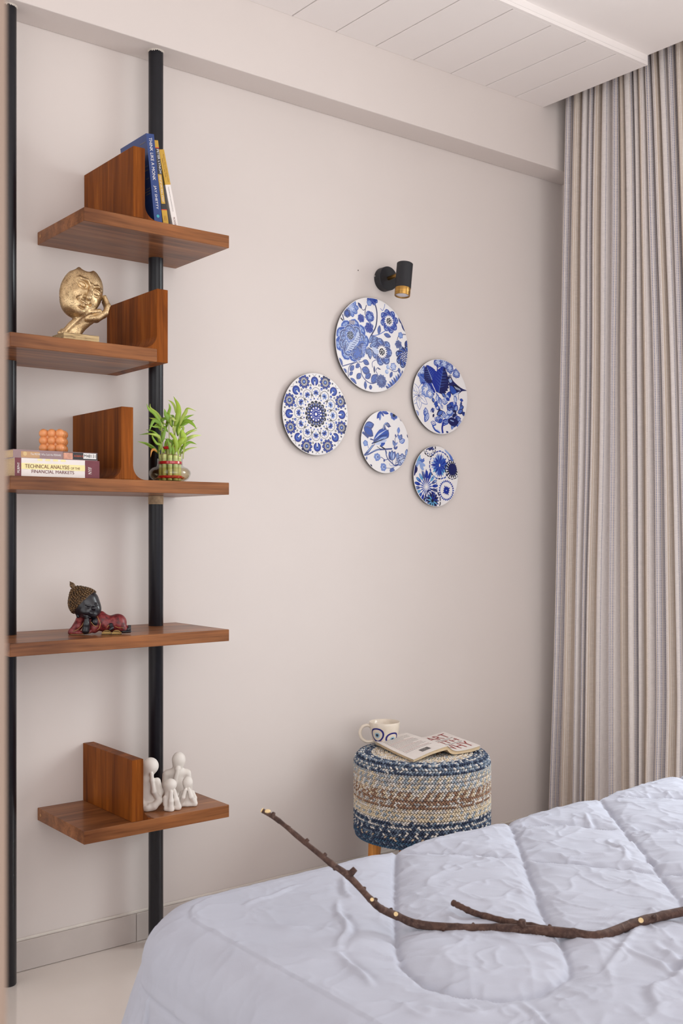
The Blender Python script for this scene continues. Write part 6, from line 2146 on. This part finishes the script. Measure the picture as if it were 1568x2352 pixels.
    def trim(pts, r=0.055):
        P = smooth_poly([T_(*p) for p in pts], 5)
        MB().tube([tuple(np.array(p) * s) for p in P], r * s, 6).build('gilt_hem', GOLD, t, smooth=True)
    trim([(650, -1.75, 905), (700, -1.85, 970), (760, -1.85, 1000), (800, -1.8, 990)])
    trim([(770, -1.35, 780), (810, -1.7, 860), (840, -1.95, 950), (820, -1.95, 1040), (780, -1.9, 1075)])
    trim([(510, -1.3, 900), (470, -1.55, 980), (400, -1.55, 1050), (280, -1.4, 1110)])
    trim([(185, -1.0, 1155), (330, -1.55, 1162), (500, -1.6, 1158), (640, -1.4, 1135)])
    trim([(980, -1.95, 1035), (1000, -1.95, 1000), (1060, -1.85, 950)])
    trim([(1140, -1.75, 1010), (1220, -1.85, 1040), (1310, -1.75, 1040)])
    # open golden book with ribbed pages
    bk = MB()
    nv, nu = 8, 18
    for side in (-1, 1):
        v, f = [], []
        for j in range(nv + 1):
            for i in range(nu + 1):
                u = i / nu
                x = 10.72 + side * (0.05 + 1.95 * u) - PX
                y = -1.75 - 1.15 * j / nv - 0.25 * side
                z = 0.12 + 0.95 * sin(pi * min(1, 0.08 + u * 0.80)) ** 0.8 * (1 - 0.25 * u) + 0.06 * sin(j * 3.0) * 0.9
                v.append((x * s, y * s, max(z, 0.03) * s))
        for j in range(nv):
            for i in range(nu):
                a = j * (nu + 1) + i
                f.append((a, a + 1, a + nu + 2, a + nu + 1))
        o_ = len(v)
        rim = [j * (nu + 1) for j in range(nv + 1)]
        fr = [i for i in range(nu + 1)]
        for i in fr: v.append((v[i][0], v[i][1], 0.0002))
        for q in range(nu): f.append((fr[q], o_ + q, o_ + q + 1, fr[q + 1]))
        o2 = len(v)
        ed = [j * (nu + 1) + nu for j in range(nv + 1)]
        for i in ed: v.append((v[i][0], v[i][1], 0.0002))
        for q in range(nv): f.append((ed[q], ed[q + 1], o2 + q + 1, o2 + q))
        bk.add(v, f)
    k = NT('gilt_pages')
    st_ = k.noise(k.coord((8, 8, 900)), 1.0, 2)
    GP_ = k.set(color=k.ramp(st_, [(0.38, lin(78, 58, 36)), (0.5, lin(196, 158, 96)), (0.7, lin(222, 190, 130))]), rough=0.4, metal=0.6)
    bk.build('golden_book', GP_, t, autosmooth=0.5)
    MB().box((8.6 - PX) * s, (12.8 - PX) * s, -3.0 * s, -1.3 * s, 0.0, 0.10 * s).build('book_cover', CURL, t, bevel=0.0004)
monk()

# ================================================================== WHITE FAMILY FIGURINES
def family():
    k = NT('white_bisque')
    W = k.set(color=k.ramp(k.noise(k.coord(), 4.0, 3), [(0.3, lin(224, 217, 210)), (0.7, lin(232, 226, 220))]), rough=0.6)
    s = 0.0116
    ZB = 0.4377
    def fig(label, x, y, rz, fn, lo, hi, n=80):
        t = thing('bisque_figurine', label, 'figurine', (x, y, ZB), (0, 0, rz), 'white family of bisque figurines')
        sculpt('body', lambda P: smax(fn(P), -(P[2] - 0.0), 0.12), lo, hi, n, W, t, s)
    # local units 100 drawing px, x right, z up from the base, -y towards the viewer
    def big_left(P):
        d = ell(P, (0.35, 0, 10.25), (1.95, 1.9, 2.0))
        d = smin(d, cap(P, (-0.25, 0.1, 8.9), (-0.45, 0.1, 7.2), 1.30, 1.35), 0.8)
        d = smin(d, ell(P, (-0.3, 0.2, 3.2), (2.35, 1.7, 4.1)), 1.4)
        d = smin(d, chain(P, [(-2.1, 0.2, 6.4), (-2.5, -0.3, 4.0), (-1.6, -1.1, 1.2)], [0.95, 0.8, 0.95], 0.5), 0.5)
        d = smin(d, chain(P, [(1.9, 0.4, 6.5), (2.55, 0.1, 4.0), (2.3, -0.6, 2.2)], [0.85, 0.75, 0.7], 0.5), 0.6)
        d = smin(d, chain(P, [(2.3, -0.6, 2.3), (1.2, -1.9, 4.6), (0.75, -1.9, 7.2), (0.65, -1.75, 8.6)], [0.7, 0.6, 0.5, 0.48], 0.4), 0.3)   # arm to the chin
        d = smin(d, chain(P, [(-1.6, -1.2, 0.9), (-0.3, -1.9, 0.9), (0.6, -1.6, 0.7)], [0.9, 0.85, 0.7], 0.5), 0.5)
        d = smin(d, chain(P, [(-0.6, -1.7, 0.9), (1.2, -1.7, 1.1), (2.6, -1.1, 2.3)], [0.9, 0.8, 0.75], 0.5), 0.4)
        d = smax(d, -chain(P, [(-0.45, -2.2, 6.2), (-0.55, -2.25, 4.0), (-0.5, -2.3, 2.0)], [0.35, 0.5, 0.35], 0.3), 0.5)
        return d
    def big_right(P):
        d = ell(P, (0.5, 0, 9.9), (1.65, 1.65, 1.95))
        d = smin(d, cap(P, (0.3, 0, 8.4), (0.1, 0.1, 7.0), 1.15, 1.2), 0.7)
        d = smin(d, ell(P, (0.0, 0.2, 3.2), (2.9, 1.7, 4.2)), 1.2)
        d = smin(d, chain(P, [(-2.2, 0.2, 6.5), (0.0, 0.1, 7.0), (2.4, 0.2, 6.5)], [1.05, 1.0, 1.05], 0.5), 0.6)
        d = smin(d, chain(P, [(2.75, 0.0, 6.6), (3.15, -0.3, 4.0), (3.2, -0.5, 1.0)], [0.72, 0.62, 0.66], 0.4), 0.22)
        d = smin(d, chain(P, [(-2.7, 0.0, 6.4), (-2.9, -0.3, 4.0), (-2.4, -0.9, 1.2)], [0.75, 0.7, 0.75], 0.4), 0.3)
        d = smin(d, chain(P, [(-2.2, -1.0, 2.0), (-0.5, -1.9, 4.8), (0.2, -1.7, 7.6)], [0.6, 0.55, 0.5], 0.4), 0.3)
        d = smin(d, ell(P, (0.25, -1.5, 8.0), (0.75, 0.6, 0.55)), 0.3)
        d = smin(d, chain(P, [(-2.2, -1.0, 0.8), (0, -1.7, 0.9), (2.6, -1.0, 0.8)], [0.9, 0.9, 0.9], 0.5), 0.5)
        return d
    def child_front(P):
        d = ell(P, (0.1, 0, 5.95), (1.47, 1.42, 1.40))
        d = smin(d, cap(P, (-0.15, 0, 5.0), (-0.25, 0.1, 3.6), 0.85, 0.9), 0.6)
        d = smin(d, ell(P, (-0.35, 0.1, 1.6), (1.3, 1.25, 2.2)), 0.7)
        d = smin(d, chain(P, [(-1.2, -0.4, 3.0), (-1.15, -0.7, 1.4)], [0.5, 0.5], 0.3), 0.3)
        d = smin(d, chain(P, [(0.15, -1.35, 0.5), (0.2, -1.45, 2.4), (0.25, -1.2, 4.4)], [0.8, 0.6, 0.46], 0.4), 0.25)   # forearm to the chin
        d = smin(d, chain(P, [(-0.9, -1.0, 0.5), (0.3, -1.4, 0.5)], [0.62, 0.62], 0.3), 0.3)
        d = smin(d, chain(P, [(1.9, -0.3, 0.7), (1.4, -0.6, 2.5), (1.0, -0.6, 4.6)], [0.78, 0.62, 0.42], 0.4), 0.2)       # other knee and arm
        d = smin(d, chain(P, [(0.2, 0.1, 0.6), (1.7, -0.3, 0.6)], [0.7, 0.75], 0.3), 0.3)
        d = smax(d, -chain(P, [(-0.45, -1.6, 3.2), (-0.55, -1.75, 1.2)], [0.16, 0.10], 0.1), 0.2)
        d = smax(d, -chain(P, [(0.95, -1.3, 4.0), (1.0, -1.4, 1.0)], [0.12, 0.2], 0.1), 0.25)
        return d
    def child_right(P):
        d = ell(P, (0.1, 0, 5.55), (1.26, 1.25, 1.55))
        d = smin(d, cap(P, (0.0, 0, 4.3), (0, 0.2, 3.2), 0.75, 0.9), 0.5)
        d = smin(d, ell(P, (0.0, 0.3, 1.9), (1.7, 1.15, 2.1)), 0.6)
        for sg in (-1, 1):
            d = smin(d, chain(P, [(sg * 1.75, -0.5, 0.6), (sg * 0.95, -1.3, 2.4), (sg * 0.42, -1.05, 4.1)], [0.66, 0.52, 0.42], 0.3), 0.15)
            d = smin(d, chain(P, [(sg * 1.3, 0.3, 3.2), (sg * 1.85, 0.0, 1.9), (sg * 1.8, -0.4, 0.7)], [0.45, 0.42, 0.6], 0.3), 0.25)
        d = smin(d, chain(P, [(-1.6, -0.6, 0.55), (0, -0.6, 0.5), (1.6, -0.6, 0.55)], [0.6, 0.6, 0.6], 0.3), 0.3)
        return d
    p = -radians(29)
    fig('tall white figurine, hand at chin, next to the upright panel', 1.411, -0.207, p, big_left, (-4.0, -3.2, -0.3), (4.0, 2.6, 12.8), 96)
    fig('tall white figurine at the back right, behind the smallest figures', 1.5195, -0.168, p, big_right, (-4.4, -3.0, -0.3), (4.4, 2.6, 12.5), 96)
    fig('small white child figurine standing foremost, between the two tall figurines', 1.4545, -0.247, p, child_front, (-2.4, -2.6, -0.3), (3.2, 2.2, 7.8), 80)
    fig('small white child figurine with elbows on its knees, before the right tall one', 1.5125, -0.2395, p, child_right, (-2.8, -2.4, -0.3), (2.8, 2.2, 7.6), 80)
family()
